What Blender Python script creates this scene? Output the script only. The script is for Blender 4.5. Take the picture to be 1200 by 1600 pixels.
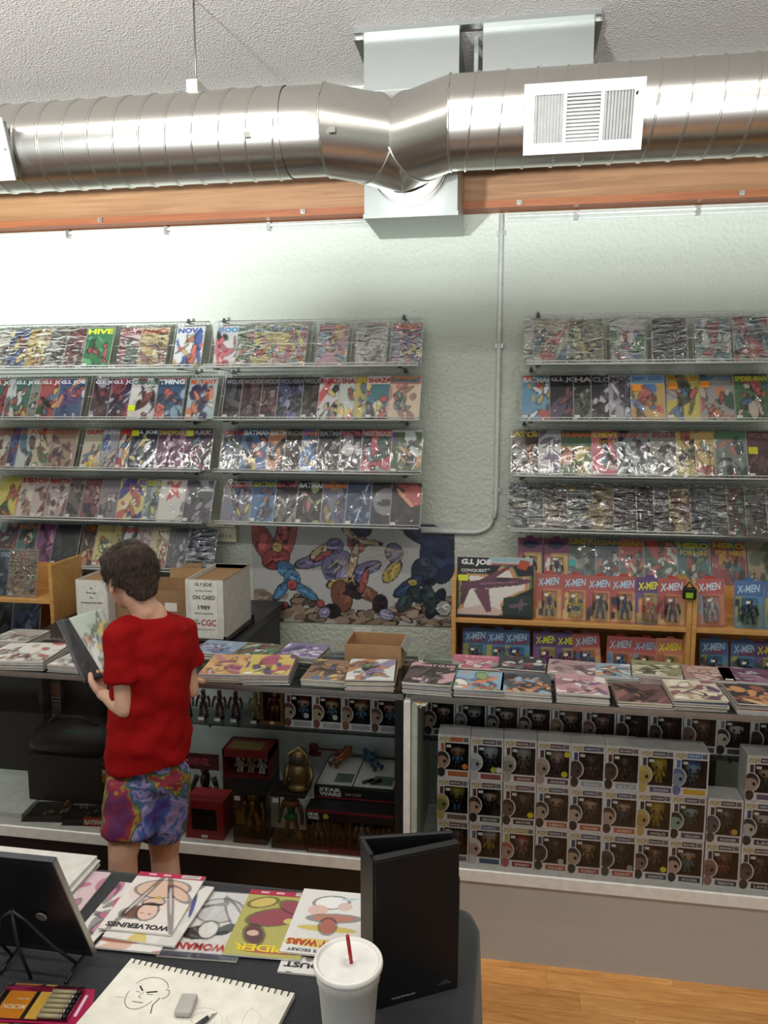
import bpy, bmesh, math, random
import numpy as np
from mathutils import Vector, Matrix, Euler

# ------------------------------------------------------------------ scene, camera, light
for o in list(bpy.data.objects): bpy.data.objects.remove(o, do_unlink=True)
SC = bpy.context.scene
COL = SC.collection
EYE = 1.95; YAW = math.radians(9.3); PITCH = math.radians(7.6); FPX = 1200.0
cam_d = bpy.data.cameras.new('camera'); cam = bpy.data.objects.new('camera', cam_d); COL.objects.link(cam)
cam_d.sensor_fit = 'VERTICAL'; cam_d.sensor_height = 36.0; cam_d.lens = 36.0*FPX/1600.0; cam_d.clip_start = 0.02
cam.location = (0, 0, EYE); cam.rotation_euler = (math.pi/2-PITCH, 0, YAW)
SC.camera = cam
SC.view_settings.view_transform = 'Standard'; SC.view_settings.look = 'None'
SC.view_settings.gamma = 1.0; SC.view_settings.use_curve_mapping = False
SC.view_settings.exposure = 0.0

W = bpy.data.worlds.new('world'); SC.world = W; W.use_nodes = True
W.node_tree.nodes['Background'].inputs[0].default_value = (0.78, 0.88, 1.0, 1)
W.node_tree.nodes['Background'].inputs[1].default_value = 0.4

def area(name, loc, target, sx, sy, power, color=(1, 1, 1), spread=180):
    d = bpy.data.lights.new(name, 'AREA'); d.shape = 'RECTANGLE'; d.size = sx; d.size_y = sy
    d.energy = power; d.color = color; d.spread = math.radians(spread)
    o = bpy.data.objects.new(name, d); COL.objects.link(o); o.location = loc
    o.rotation_euler = (Vector(target)-Vector(loc)).to_track_quat('-Z', 'Y').to_euler()
    return o
# storefront behind the photographer: daylight in the plane of its glass, just outside the wall
area('storefront_window_offscreen', (-0.8, -3.70, 1.86), (-0.8, 4, 1.2), 7.4, 1.75, 46, (0.93, 0.97, 1.0))
# sunlit pavement and street outside that glass: light rising onto the upper wall
area('sunlit_pavement_offscreen', (-3.08, -7.2, 0.16), (-2.9, 4.4, 2.9), 0.5, 0.24, 230, (0.92, 0.97, 1.0), 60)
area('sunlit_street_offscreen', (1.0, -7.6, 0.16), (0.8, 4.4, 2.9), 5.0, 0.24, 165, (0.95, 0.98, 1.0), 70)
# ceiling tubes above the frame, whose streaks show on the duct and the polybags
for lx, ly, pw_ in ((-2.4, 2.25, 20), (0.4, 2.25, 20), (-2.0, 0.3, 38), (0.8, 0.3, 38)):
    area('ceiling_tube_offscreen', (lx, ly, 3.66), (lx, ly, 0), 2.4, 0.05, pw_, (1.0, 0.97, 0.91))

# ------------------------------------------------------------------ helpers
_s, _c, _sp, _cp = math.sin(YAW), math.cos(YAW), math.sin(PITCH), math.cos(PITCH)
_R = Vector((_c, _s, 0)); _W = Vector((-_s*_cp, _c*_cp, -_sp)); _U = Vector((-_s*_sp, _c*_sp, _cp))
def ray(x, y): return _R*((x-600)/FPX) - _U*((y-800)/FPX) + _W
def aY(x, y, Y):
    d = ray(x, y); return Vector((0, 0, EYE)) + d*(Y/d.y)
def aZ(x, y, Z):
    d = ray(x, y); return Vector((0, 0, EYE)) + d*((Z-EYE)/d.z)

def lin(h):
    h = h.lstrip('#')
    if len(h) == 3: h = ''.join(c*2 for c in h)
    v = [int(h[i:i+2], 16)/255 for i in (0, 2, 4)]
    return tuple(((c+0.055)/1.055)**2.4 if c > 0.04045 else c/12.92 for c in v)

def T(o, label, cat, group=None, kind=None):
    o['label'] = label; o['category'] = cat
    if group: o['group'] = group
    if kind: o['kind'] = kind
    return o
def empty(name, loc=(0, 0, 0), rot=(0, 0, 0)):
    o = bpy.data.objects.new(name, None); COL.objects.link(o); o.location = loc; o.rotation_euler = rot
    o.empty_display_size = 0.05
    return o
def link(name, me, parent=None, loc=(0, 0, 0), rot=(0, 0, 0), scale=(1, 1, 1)):
    o = bpy.data.objects.new(name, me); COL.objects.link(o)
    if parent: o.parent = parent
    o.location = loc; o.rotation_euler = rot; o.scale = scale
    return o

class MB:
    def __init__(s): s.v = []; s.f = []; s.m = []; s.sm = []; s.col = []; s.cur = None; s.mi = 0
    def vert(s, p):
        s.v.append(tuple(p)); s.col.append(s.cur or (1, 1, 1)); return len(s.v)-1
    def face(s, idx, smooth=False): s.f.append(tuple(idx)); s.m.append(s.mi); s.sm.append(smooth)
    def quad(s, a, b, c, d):
        s.face([s.vert(p) for p in (a, b, c, d)]); return s
    def box(s, lo, hi, skip=''):
        x0, y0, z0 = lo; x1, y1, z1 = hi
        i = [s.vert(p) for p in ((x0,y0,z0),(x1,y0,z0),(x1,y1,z0),(x0,y1,z0),(x0,y0,z1),(x1,y0,z1),(x1,y1,z1),(x0,y1,z1))]
        F = {'d': (0,3,2,1), 'u': (4,5,6,7), 'f': (0,1,5,4), 'r': (1,2,6,5), 'b': (2,3,7,6), 'l': (3,0,4,7)}
        for k, q in F.items():
            if k not in skip: s.face([i[j] for j in q])
        return s
    def obox(s, M, lo, hi):
        n = len(s.v); s.box(lo, hi)
        for k in range(n, len(s.v)): s.v[k] = tuple(M @ Vector(s.v[k]))
        return s
    def ring(s, c, ax, ra, rb=None, n=12, side=None):
        ax = Vector(ax).normalized(); rb = rb or ra
        if side is None: side = Vector((0, 0, 1)) if abs(ax.z) < 0.9 else Vector((1, 0, 0))
        u = ax.cross(Vector(side)).normalized(); w = u.cross(ax).normalized() if False else ax.cross(u).normalized()
        return [s.vert(Vector(c) + u*(ra*math.cos(2*math.pi*k/n)) + w*(rb*math.sin(2*math.pi*k/n))) for k in range(n)]
    def bridge(s, a, b, smooth=True):
        n = len(a)
        for k in range(n): s.face((a[k], a[(k+1) % n], b[(k+1) % n], b[k]), smooth)
    def tube(s, pts, r, n=8, cap=True, rs=None):
        pts = [Vector(p) for p in pts]; prev = None; first = None
        for i, p in enumerate(pts):
            d = (pts[min(i+1, len(pts)-1)] - pts[max(i-1, 0)])
            if i and i < len(pts)-1: d = (pts[i]-pts[i-1]).normalized() + (pts[i+1]-pts[i]).normalized()
            rr = rs[i] if rs else r
            cur = s.ring(p, d, rr if not isinstance(rr, tuple) else rr[0], None if not isinstance(rr, tuple) else rr[1], n)
            if prev: s.bridge(prev, cur)
            else: first = cur
            prev = cur
        if cap: s.face(first[::-1]); s.face(prev)
        return s
    def lathe(s, prof, n=24, c=(0, 0, 0)):
        prev = None
        for (r, z) in prof:
            cur = [s.vert((c[0]+r*math.cos(2*math.pi*k/n), c[1]+r*math.sin(2*math.pi*k/n), c[2]+z)) for k in range(n)]
            if prev: s.bridge(prev, cur)
            prev = cur
        return s
    def ell(s, c, r, n=12, m=8, M=None):
        M = M or Matrix.Identity(3); c = Vector(c); prev = None
        for j in range(m+1):
            t = math.pi*j/m
            if j in (0, m):
                cur = [s.vert(c + M @ Vector((0, 0, r[2]*math.cos(t))))]*n
            else:
                cur = [s.vert(c + M @ Vector((r[0]*math.sin(t)*math.cos(2*math.pi*k/n), r[1]*math.sin(t)*math.sin(2*math.pi*k/n), r[2]*math.cos(t)))) for k in range(n)]
            if prev:
                for k in range(n):
                    q = []
                    for i in (prev[k], cur[k], cur[(k+1) % n], prev[(k+1) % n]):
                        if i not in q: q.append(i)
                    if len(q) > 2: s.face(q, True)
            prev = cur
        return s
    def prism(s, poly, y0, y1):
        a = [s.vert((x, y0, z)) for x, z in poly]; b = [s.vert((x, y1, z)) for x, z in poly]
        s.face(a); s.face(b[::-1])
        n = len(a)
        for k in range(n): s.face((a[(k+1) % n], a[k], b[k], b[(k+1) % n]))
        return s
    def mesh(s, name, mats, col=False):
        me = bpy.data.meshes.new(name); me.from_pydata(s.v, [], s.f)
        for m in (mats if isinstance(mats, (list, tuple)) else [mats]): me.materials.append(m)
        me.polygons.foreach_set('material_index', s.m); me.polygons.foreach_set('use_smooth', s.sm)
        if col:
            a = me.color_attributes.new('Col', 'FLOAT_COLOR', 'POINT')
            a.data.foreach_set('color', np.array([list(c)+[1] for c in s.col], dtype=np.float32).ravel())
        me.update(); return me
    def build(s, name, mats, parent=None, loc=(0, 0, 0), rot=(0, 0, 0), col=False):
        return link(name, s.mesh(name, mats, col), parent, loc, rot)

def bevel(o, w=0.003, seg=2):
    m = o.modifiers.new('bevel', 'BEVEL'); m.width = w; m.segments = seg; m.limit_method = 'ANGLE'; return o

# ------------------------------------------------------------------ materials
def newmat(name):
    m = bpy.data.materials.new(name); m.use_nodes = True
    nt = m.node_tree; b = nt.nodes['Principled BSDF']; return m, nt, b
def nd(nt, t, **kw):
    n = nt.nodes.new(t)
    for k, v in kw.items(): setattr(n, k, v)
    return n
def setin(n, **kw):
    for k, v in kw.items(): n.inputs[k].default_value = v
def coords(nt, scale=(1, 1, 1), kind='Object', rnd=False):
    tc = nd(nt, 'ShaderNodeTexCoord'); mp = nd(nt, 'ShaderNodeMapping'); mp.inputs['Scale'].default_value = scale
    nt.links.new(tc.outputs[kind], mp.inputs[0])
    if rnd:
        oi = nd(nt, 'ShaderNodeObjectInfo'); mu = nd(nt, 'ShaderNodeMath', operation='MULTIPLY'); mu.inputs[1].default_value = 37.0
        nt.links.new(oi.outputs['Random'], mu.inputs[0]); nt.links.new(mu.outputs[0], mp.inputs['Location'])
    return mp
def noise(nt, mp, scale, detail=3, rough=0.5):
    n = nd(nt, 'ShaderNodeTexNoise'); setin(n, Scale=scale, Detail=detail, Roughness=rough)
    nt.links.new(mp.outputs[0], n.inputs['Vector']); return n
def ramp(nt, src, stops):
    r = nd(nt, 'ShaderNodeValToRGB'); nt.links.new(src, r.inputs[0]); e = r.color_ramp.elements
    while len(e) < len(stops): e.new(0.5)
    for k, (p, c) in enumerate(stops): e[k].position = p; e[k].color = (*c, 1)
    return r
def bump(nt, b, src, strength=0.3, dist=0.01):
    bp = nd(nt, 'ShaderNodeBump'); setin(bp, Strength=strength, Distance=dist)
    nt.links.new(src, bp.inputs['Height']); nt.links.new(bp.outputs[0], b.inputs['Normal']); return bp

_solid = {}
def solid(h, rough=0.5, metal=0.0, var=0.08, coat=0.0):
    k = (h, rough, metal, coat)
    if k in _solid: return _solid[k]
    m, nt, b = newmat('surface_'+h.lstrip('#')); c = lin(h)
    n = noise(nt, coords(nt), 30, 2)
    r = ramp(nt, n.outputs[0], [(0.3, tuple(x*(1-var) for x in c)), (0.7, tuple(min(1, x*(1+var)) for x in c))])
    nt.links.new(r.outputs[0], b.inputs['Base Color'])
    setin(b, Roughness=rough, Metallic=metal); b.inputs['Coat Weight'].default_value = coat
    _solid[k] = m; return m

def mk_wall(name, c, s1, s2, strength, dist):
    m, nt, b = newmat(name); mp = coords(nt)
    n1 = noise(nt, mp, s1, 4, 0.6); n2 = noise(nt, mp, 1.3, 2)
    v = nd(nt, 'ShaderNodeTexVoronoi'); setin(v, Scale=s2); nt.links.new(mp.outputs[0], v.inputs['Vector'])
    ad = nd(nt, 'ShaderNodeMath', operation='ADD'); nt.links.new(n1.outputs[0], ad.inputs[0]); nt.links.new(v.outputs['Distance'], ad.inputs[1])
    bump(nt, b, ad.outputs[0], strength, dist)
    r = ramp(nt, n2.outputs[0], [(0.3, tuple(x*0.95 for x in c)), (0.7, c)]); nt.links.new(r.outputs[0], b.inputs['Base Color'])
    b.inputs['Roughness'].default_value = 0.75; return m
M_WALL = mk_wall('textured_plaster', lin('c5ccbf'), 30, 42, 0.65, 0.008)
M_CEIL = mk_wall('popcorn_ceiling', lin('cfc9c5'), 90, 110, 0.6, 0.008)

def mk_wood(name, stops, scale, rough=0.45, var=0.0, bstr=0.08, ring=7.0):
    m, nt, b = newmat(name); mp = coords(nt, scale, rnd=True)
    n = noise(nt, mp, 1.0, 5, 0.6); 
    wv = nd(nt, 'ShaderNodeTexNoise'); setin(wv, Scale=ring, Detail=3.0, Distortion=1.2); nt.links.new(mp.outputs[0], wv.inputs['Vector'])
    mx = nd(nt, 'ShaderNodeMath', operation='MULTIPLY_ADD'); nt.links.new(wv.outputs[0], mx.inputs[0]); mx.inputs[1].default_value = 0.5
    ml = nd(nt, 'ShaderNodeMath', operation='MULTIPLY'); ml.inputs[1].default_value = 0.5; nt.links.new(n.outputs[0], ml.inputs[0]); nt.links.new(ml.outputs[0], mx.inputs[2])
    r = ramp(nt, mx.outputs[0], [(p, lin(c)) for p, c in stops])
    if var:
        oi = nd(nt, 'ShaderNodeObjectInfo'); hs = nd(nt, 'ShaderNodeHueSaturation')
        mr = nd(nt, 'ShaderNodeMapRange'); mr.inputs['To Min'].default_value = 1-var; mr.inputs['To Max'].default_value = 1+var
        nt.links.new(oi.outputs['Random'], mr.inputs['Value']); nt.links.new(mr.outputs[0], hs.inputs['Value'])
        nt.links.new(r.outputs[0], hs.inputs['Color']); nt.links.new(hs.outputs[0], b.inputs['Base Color'])
    else: nt.links.new(r.outputs[0], b.inputs['Base Color'])
    b.inputs['Roughness'].default_value = rough; bump(nt, b, mx.outputs[0], bstr, 0.003); return m
M_BEAM = mk_wood('fir_beam', [(0.3, '73502f'), (0.5, '8c6542'), (0.7, '9c7852')], (0.5, 6, 9), 0.5, 0.08, ring=4)
M_BEAMTRIM = mk_wood('fir_trim', [(0.3, '7e4626'), (0.5, '94552f'), (0.7, 'a8693e')], (0.5, 6, 14), 0.5, 0.05)
M_OAK = mk_wood('oak_veneer', [(0.3, 'b98446'), (0.5, 'cb9857'), (0.7, 'd9ab6c')], (2, 8, 8), 0.45)
M_FLOOR = mk_wood('laminate_plank', [(0.32, 'a9703a'), (0.5, 'c48a4d'), (0.68, 'd8a466')], (1.6, 16, 16), 0.38, 0.14, 0.03, 5)
M_CARD = mk_wood('cardboard', [(0.3, '8a6a48'), (0.6, '9c7a55'), (0.8, 'a88661')], (6, 30, 6), 0.85, 0.04)

def mk_galv(name, base, rough):
    m, nt, b = newmat(name); mp = coords(nt)
    v = nd(nt, 'ShaderNodeTexVoronoi'); setin(v, Scale=38.0); nt.links.new(mp.outputs[0], v.inputs['Vector'])
    n = noise(nt, coords(nt, (1, 3, 3)), 3, 2)
    ad = nd(nt, 'ShaderNodeMix', data_type='FLOAT'); nt.links.new(v.outputs['Color'], ad.inputs[2]); nt.links.new(n.outputs[0], ad.inputs[3]); ad.inputs[0].default_value = 1.0
    c = lin(base); r = ramp(nt, ad.outputs[0], [(0.25, tuple(x*0.94 for x in c)), (0.75, c)]); nt.links.new(r.outputs[0], b.inputs['Base Color'])
    rr = nd(nt, 'ShaderNodeMapRange'); rr.inputs['To Min'].default_value = rough-0.03; rr.inputs['To Max'].default_value = rough+0.05
    b.inputs['Roughness'].default_value = rough
    b.inputs['Metallic'].default_value = 1.0; return m
M_GALV = mk_galv('galvanised_steel', 'd6d3cc', 0.27)
M_GALV2 = mk_galv('galvanised_sheet', 'b0b2ae', 0.42)

m, nt, b = newmat('printed_paper'); M_PRINT = m
a = nd(nt, 'ShaderNodeVertexColor', layer_name='Col'); nn = noise(nt, coords(nt, rnd=True), 120, 2)
mx = nd(nt, 'ShaderNodeMix', data_type='RGBA', blend_type='MULTIPLY'); mx.inputs[0].default_value = 0.12
hs_ = nd(nt, 'ShaderNodeHueSaturation'); setin(hs_, Saturation=0.82, Value=1.0); nt.links.new(a.outputs[0], hs_.inputs['Color'])
nt.links.new(hs_.outputs[0], mx.inputs[6]); nt.links.new(nn.outputs[0], mx.inputs[7]); nt.links.new(mx.outputs[2], b.inputs['Base Color'])
b.inputs['Roughness'].default_value = 0.42
m, nt, b = newmat('painted_plastic'); M_PAINT = m
a = nd(nt, 'ShaderNodeVertexColor', layer_name='Col'); nn = noise(nt, coords(nt, rnd=True), 60, 2)
mx = nd(nt, 'ShaderNodeMix', data_type='RGBA', blend_type='MULTIPLY'); mx.inputs[0].default_value = 0.15
nt.links.new(a.outputs[0], mx.inputs[6]); nt.links.new(nn.outputs[0], mx.inputs[7]); nt.links.new(mx.outputs[2], b.inputs['Base Color'])
b.inputs['Roughness'].default_value = 0.3

def mk_clear(name, tint, f0, gain, rough, bstr=0.0, bscale=(1, 1, 1), nscale=14, dist=0.01):
    m = bpy.data.materials.new(name); m.use_nodes = True; nt = m.node_tree; nt.nodes.clear()
    out = nd(nt, 'ShaderNodeOutputMaterial'); tr = nd(nt, 'ShaderNodeBsdfTransparent'); gl = nd(nt, 'ShaderNodeBsdfGlossy'); ms = nd(nt, 'ShaderNodeMixShader')
    tr.inputs[0].default_value = (*tint, 1); gl.inputs['Roughness'].default_value = rough
    lw = nd(nt, 'ShaderNodeFresnel'); lw.inputs[0].default_value = 1.45
    ma = nd(nt, 'ShaderNodeMath', operation='MULTIPLY_ADD', use_clamp=True); ma.inputs[1].default_value = gain; ma.inputs[2].default_value = f0
    nt.links.new(lw.outputs[0], ma.inputs[0]); nt.links.new(ma.outputs[0], ms.inputs[0])
    nt.links.new(tr.outputs[0], ms.inputs[1]); nt.links.new(gl.outputs[0], ms.inputs[2]); nt.links.new(ms.outputs[0], out.inputs[0])
    if bstr:
        n = noise(nt, coords(nt, bscale, rnd=True), nscale, 2, 0.45); n.inputs['Distortion'].default_value = 0.8
        bp = nd(nt, 'ShaderNodeBump'); setin(bp, Strength=bstr, Distance=dist); nt.links.new(n.outputs[0], bp.inputs['Height'])
        nt.links.new(bp.outputs[0], gl.inputs['Normal']); nt.links.new(bp.outputs[0], lw.inputs['Normal'])
    return m
M_GLASS = mk_clear('case_glass', (0.99, 1.0, 0.995), 0.0, 0.7, 0.0)
M_SHELFGLASS = mk_clear('shelf_glass', (0.92, 0.97, 0.95), 0.01, 0.9, 0.02)
M_CLEAR = mk_clear('clear_plastic', (0.985, 0.985, 0.985), 0.005, 0.8, 0.06, 0.15, (1, 1, 1), 25)
M_SLEEVE = mk_clear('polybag', (0.97, 0.97, 0.97), 0.02, 1.3, 0.09, 0.5, (1, 1, 0.6), 16, 0.012)
M_SLEEVE2 = mk_clear('crinkled_polybag', (0.95, 0.95, 0.95), 0.13, 2.3, 0.06, 1.0, (0.8, 1, 2.2), 14, 0.040)

m, nt, b = newmat('black_tablecloth'); M_CLOTH = m
mp = coords(nt); n = noise(nt, mp, 350, 2); r = ramp(nt, n.outputs[0], [(0.3, lin('15171a')), (0.7, lin('24272b'))])
nt.links.new(r.outputs[0], b.inputs['Base Color']); b.inputs['Roughness'].default_value = 0.85; bump(nt, b, n.outputs[0], 0.3, 0.002)
b.inputs['Sheen Weight'].default_value = 0.15

m, nt, b = newmat('scuffed_white_panel'); M_KICK = m
mp = coords(nt, (3, 1, 40)); n = noise(nt, mp, 1.0, 5, 0.7); n2 = noise(nt, coords(nt), 2.5, 3)
r = ramp(nt, n.outputs[0], [(0.0, lin('4a4844')), (0.27, lin('858380')), (0.33, lin('aaa6a0')), (1.0, lin('b2aea8'))]); nt.links.new(r.outputs[0], b.inputs['Base Color'])
b.inputs['Roughness'].default_value = 0.5

M_WHITE = solid('d8d6d0', 0.45); M_BLACK = solid('101113', 0.45); M_WIRE = solid('cdd0cc', 0.35); M_CREAM = solid('d9d3b8', 0.5)
M_DARKMETAL = solid('3a3b3a', 0.4, 0.6); M_ALU = solid('b4b4b0', 0.35, 0.9); M_PAPER = solid('dcd9cf', 0.7); M_SCREW = solid('8d8c86', 0.35, 0.9)
# ------------------------------------------------------------------ the room
YW = 4.40; ZC = 3.71; XL = -6.0; XR = 4.5; YF = -3.5
def struct(name, mb, mat, parent=None):
    o = mb.build(name, mat, parent); 
    if parent is None: o['kind'] = 'structure'
    return o
struct('wall_back', MB().box((XL, YW, 0), (XR, YW+0.15, ZC)), M_WALL)
struct('wall_left', MB().box((XL-0.15, YF, 0), (XL, YW+0.15, ZC)), M_WALL)
struct('wall_right', MB().box((XR, YF, 0), (XR+0.15, YW+0.15, ZC)), M_WALL)
struct('ceiling', MB().box((XL-0.15, YF-0.15, ZC), (XR+0.15, YW+0.15, ZC+0.1)), M_CEIL)
fw = MB()
fw.box((XL, YF-0.15, 2.75), (XR, YF, ZC)); fw.box((XL, YF-0.15, 0), (-4.8, YF, 2.75)); fw.box((3.2, YF-0.15, 0), (XR, YF, 2.75))
fw.box((-2.55, YF-0.15, 0), (3.2, YF, 0.965)); fw.box((-4.8, YF-0.15, 0), (-4.3, YF, 0.95)); fw.box((-4.3, YF-0.15, 0), (-2.55, YF, 0.78))  # unseen sills and door panel, heights shaped to cut light on the back wall
struct('wall_front', fw, M_WALL)
floor = struct('floor', MB().box((XL-0.15, YF-0.15, -0.1), (XR+0.15, YW+0.15, -0.006)), solid('6b4526', 0.7))
rng = random.Random(4)
pw = 0.083
pm = {}
def plank(L):
    L = round(L, 2)
    if L not in pm: pm[L] = MB().box((0, 0.0006, -0.006), (L-0.0008, pw-0.0006, 0.0)).mesh('plank', M_FLOOR)
    return pm[L]
y = 1.10
while y < 2.60:
    x = -0.9 - rng.random()*0.5
    while x < 1.8:
        L = rng.choice([0.42, 0.55, 0.68, 0.8]); link('plank', plank(L), floor, (x, y, 0)); x += L
    y += pw
struct('trim_1', MB().box((XL, YW-0.10, 3.045), (XR, YW, 3.36)), M_BEAM)
struct('trim_2', MB().box((XL, YW-0.125, 3.008), (XR, YW, 3.045)), M_BEAMTRIM)
# thin electrical conduit along the beam, vertical run and elbow down to the poster
def cond(pts, r=0.011): return MB().tube(pts, r, 8)
o = empty('electrical_conduit', (-0.075, YW-0.02, 1.2))
def rel(p, e): return [Vector(q)-Vector(e.location) for q in p]
xc = -0.072
path = [(xc, YW-0.016, 3.0)] + [(xc, YW-0.015, z) for z in (2.6, 2.0, 1.55, 1.40)]
for k in range(1, 7):
    t = k/6*math.pi/2; path.append((xc-0.13*(1-math.cos(t)), YW-0.015, 1.37-0.12*math.sin(t)))
path.append((-0.5, YW-0.015, 1.25))
MB().tube(rel(path, o), 0.013, 8).build('conduit_pipe', solid('c9cdc7', 0.5), o)
for z in (1.5, 2.3, 2.9): MB().box((xc-0.022-o.location.x, 0.0, z-1.2-0.012), (xc+0.022-o.location.x, 0.0195, z-1.2+0.012)).build('pipe_strap', M_ALU, o)
T(o, 'white vertical conduit pipe bending toward the wall poster', 'pipe')
for (x0, x1, z, lab) in ((-3.6, -0.74, 2.99, 'thin white cable pipe under the beam, beyond the metal box'), (-0.04, 2.2, 2.985, 'thin white cable pipe under the beam above the bookcase side')):
    o = empty('cable_pipe', (x0, YW-0.02, z))
    MB().tube([(0, 0, 0), (x1-x0, 0, 0)], 0.010, 8).build('pipe_run', solid('d5d8d2', 0.5), o)
    MB().tube([(0, 0.008, -0.022), (x1-x0, 0.008, -0.022)], 0.006, 6).build('cable', solid('dcdfd9', 0.5), o)
    k = 0.35
    while k < x1-x0:
        MB().box((k, -0.012, -0.03), (k+0.02, 0.02, 0.014)).build('pipe_strap', M_ALU, o); k += 0.62
    T(o, lab, 'pipe')
for k, X in enumerate((-2.35, -1.15, 0.02, 1.12)):
    p = MB(); p.box((-0.014, -0.012, -0.012), (0.014, 0.0, 0.012)); p.box((-0.006, -0.02, -0.008), (0.006, -0.012, 0.008))
    T(p.build('beam_clip', M_ALU, None, (X, YW-0.125, 3.027)), 'small metal clip screwed to the wooden beam', 'clip', 'clips along the wooden beam')
# wall strip behind poster (chair rail)
MB().box((-2.4, YW-0.010, 1.262), (-0.18, YW+0.01, 1.275)).build('trim_3', solid('b9bcb4', 0.6))['kind'] = 'structure'

# ------------------------------------------------------------------ air duct
DY, DZ, DR = 3.40, 3.135, 0.183
duct = empty('air_duct', (-0.5, DY, DZ)); ox = duct.location.x
def cyl_x(x0, x1, r, n=96):
    mb = MB(); L = max(2, int(abs(x1-x0)/0.2)+1)
    pr = None
    for k in range(L):
        x = x0+(x1-x0)*k/(L-1)
        cur = [mb.vert((x-ox, r*math.cos(2*math.pi*j/n), r*math.sin(2*math.pi*j/n))) for j in range(n)]
        if pr: mb.bridge(pr, cur)
        pr = cur
    return mb
xl = aY(513, 205, DY).x; xr = aY(705, 200, DY).x
cyl_x(-4.6, xl-0.17, DR).build('spiral_pipe', M_GALV, duct)
cyl_x(xl-0.19, xl, DR-0.004).build('coupling_sleeve', M_GALV, duct)
cyl_x(xr, 3.2, DR).build('spiral_pipe', M_GALV, duct)
def helix(x0, x1, pitch, ph):
    mb = MB(); pts = []; n = int((x1-x0)/pitch*96); prev = None
    for k in range(n+1):
        t = -k/96*2*math.pi; x = x0+pitch*k/96
        c, s_ = math.cos(t+ph), math.sin(t+ph)
        cur = [mb.vert((x-ox+dx, (DR+dr)*c, (DR+dr)*s_)) for dx, dr in ((-0.005, -0.002), (-0.0032, 0.005), (0.0032, 0.005), (0.005, -0.002))]
        if prev:
            for j in range(3): mb.face((prev[j], prev[j+1], cur[j+1], cur[j]), True)
        prev = cur
    return mb
helix(-4.6, xl-0.19, 0.118, 0.6).build('spiral_seam', M_GALV, duct)
helix(xr+0.03, 3.2, 0.118, 0.2).build('spiral_seam', M_GALV, duct)
# elbows: mitred gores that swing back into the sheet metal box
def gore(rings, name):
    mb = MB(); prev = None
    for c, d in rings:
        cur = mb.ring((c[0]-ox, c[1]-DY, c[2]-DZ), d, DR+0.001, None, 96)
        if prev: mb.bridge(prev, cur)
        prev = cur
    return mb.build(name, M_GALV, duct)
def gorering(c, d, name='gore_seam'):
    mb = MB(); d = Vector(d).normalized(); pts = []
    u = d.cross(Vector((0, 0, 1))).normalized(); w = d.cross(u)
    for k in range(49):
        t = 2*math.pi*k/48; pts.append(Vector((c[0]-ox, c[1]-DY, c[2]-DZ)) + (u*math.cos(t)+w*math.sin(t))*(DR+0.001))
    mb.tube(pts, 0.005, 6, False); return mb.build(name, M_GALV, duct)
xm = aY(632, 230, 3.62).x; zd = DZ-0.03
for sgn, xs in ((1, xl), (-1, xr)):
    a0 = (Vector((xs, DY, DZ)), Vector((sgn, 0, 0)))
    a1 = (Vector((xs+sgn*(0.165 if sgn > 0 else 0.15), DY+0.10, DZ-0.008)), Vector((sgn*0.72, 0.68, -0.05)))
    gore([a0, a1], 'elbow_gore')
    # second gore is mitred on the plane where both branches meet
    mg = MB(); r1 = mg.ring((a1[0].x-ox, a1[0].y-DY, a1[0].z-DZ), a1[1], DR+0.001, None, 96)
    r2 = mg.ring((xm-ox, 0.225, zd-DZ), (sgn, 0, 0), 0.245, DR+0.001, 96); mg.bridge(r1, r2); mg.build('elbow_gore', M_GALV, duct)
    gorering(*a0); gorering(*a1)
gore([(Vector((xm, 3.60, zd)), Vector((0, 1, 0))), (Vector((xm, 3.85, zd)), Vector((0, 1, 0)))], 'collar_pipe')
sm_ = MB(); pts_ = [Vector((xm-ox, 0.225+0.246*math.cos(t_), zd-DZ+(DR+0.002)*math.sin(t_))) for t_ in [2*math.pi*k/64 for k in range(65)]]; sm_.tube(pts_, 0.004, 6, False); sm_.build('mitre_seam', M_GALV, duct)
gorering((xm, 3.80, zd), (0, 1, -0.03), 'collar_flange')
gorering((xm, 3.75, zd), (0, 1, -0.03), 'collar_flange')
for (x, t) in ((xl-0.30, 0.35), (xl+0.06, -0.35)):
    MB().box((x-ox-0.012, -DR-0.004, -0.01-0.06), (x-ox+0.012, -DR+0.02, 0.012-0.06)).build('fastener', M_SCREW, duct)
MB().tube([(-1.39-ox, 0.0, DR), (-1.39-ox, 0.0, ZC-DZ)], 0.004, 6).build('hanger_wire', M_SCREW, duct)
MB().box((-1.415-ox, -0.05, DR-0.012), (-1.365-ox, 0.05, DR+0.045)).build('hanger_bracket', solid('c9c6bd', 0.5), duct)
T(duct, 'round galvanised spiral air duct running below the ceiling', 'duct')

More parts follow.
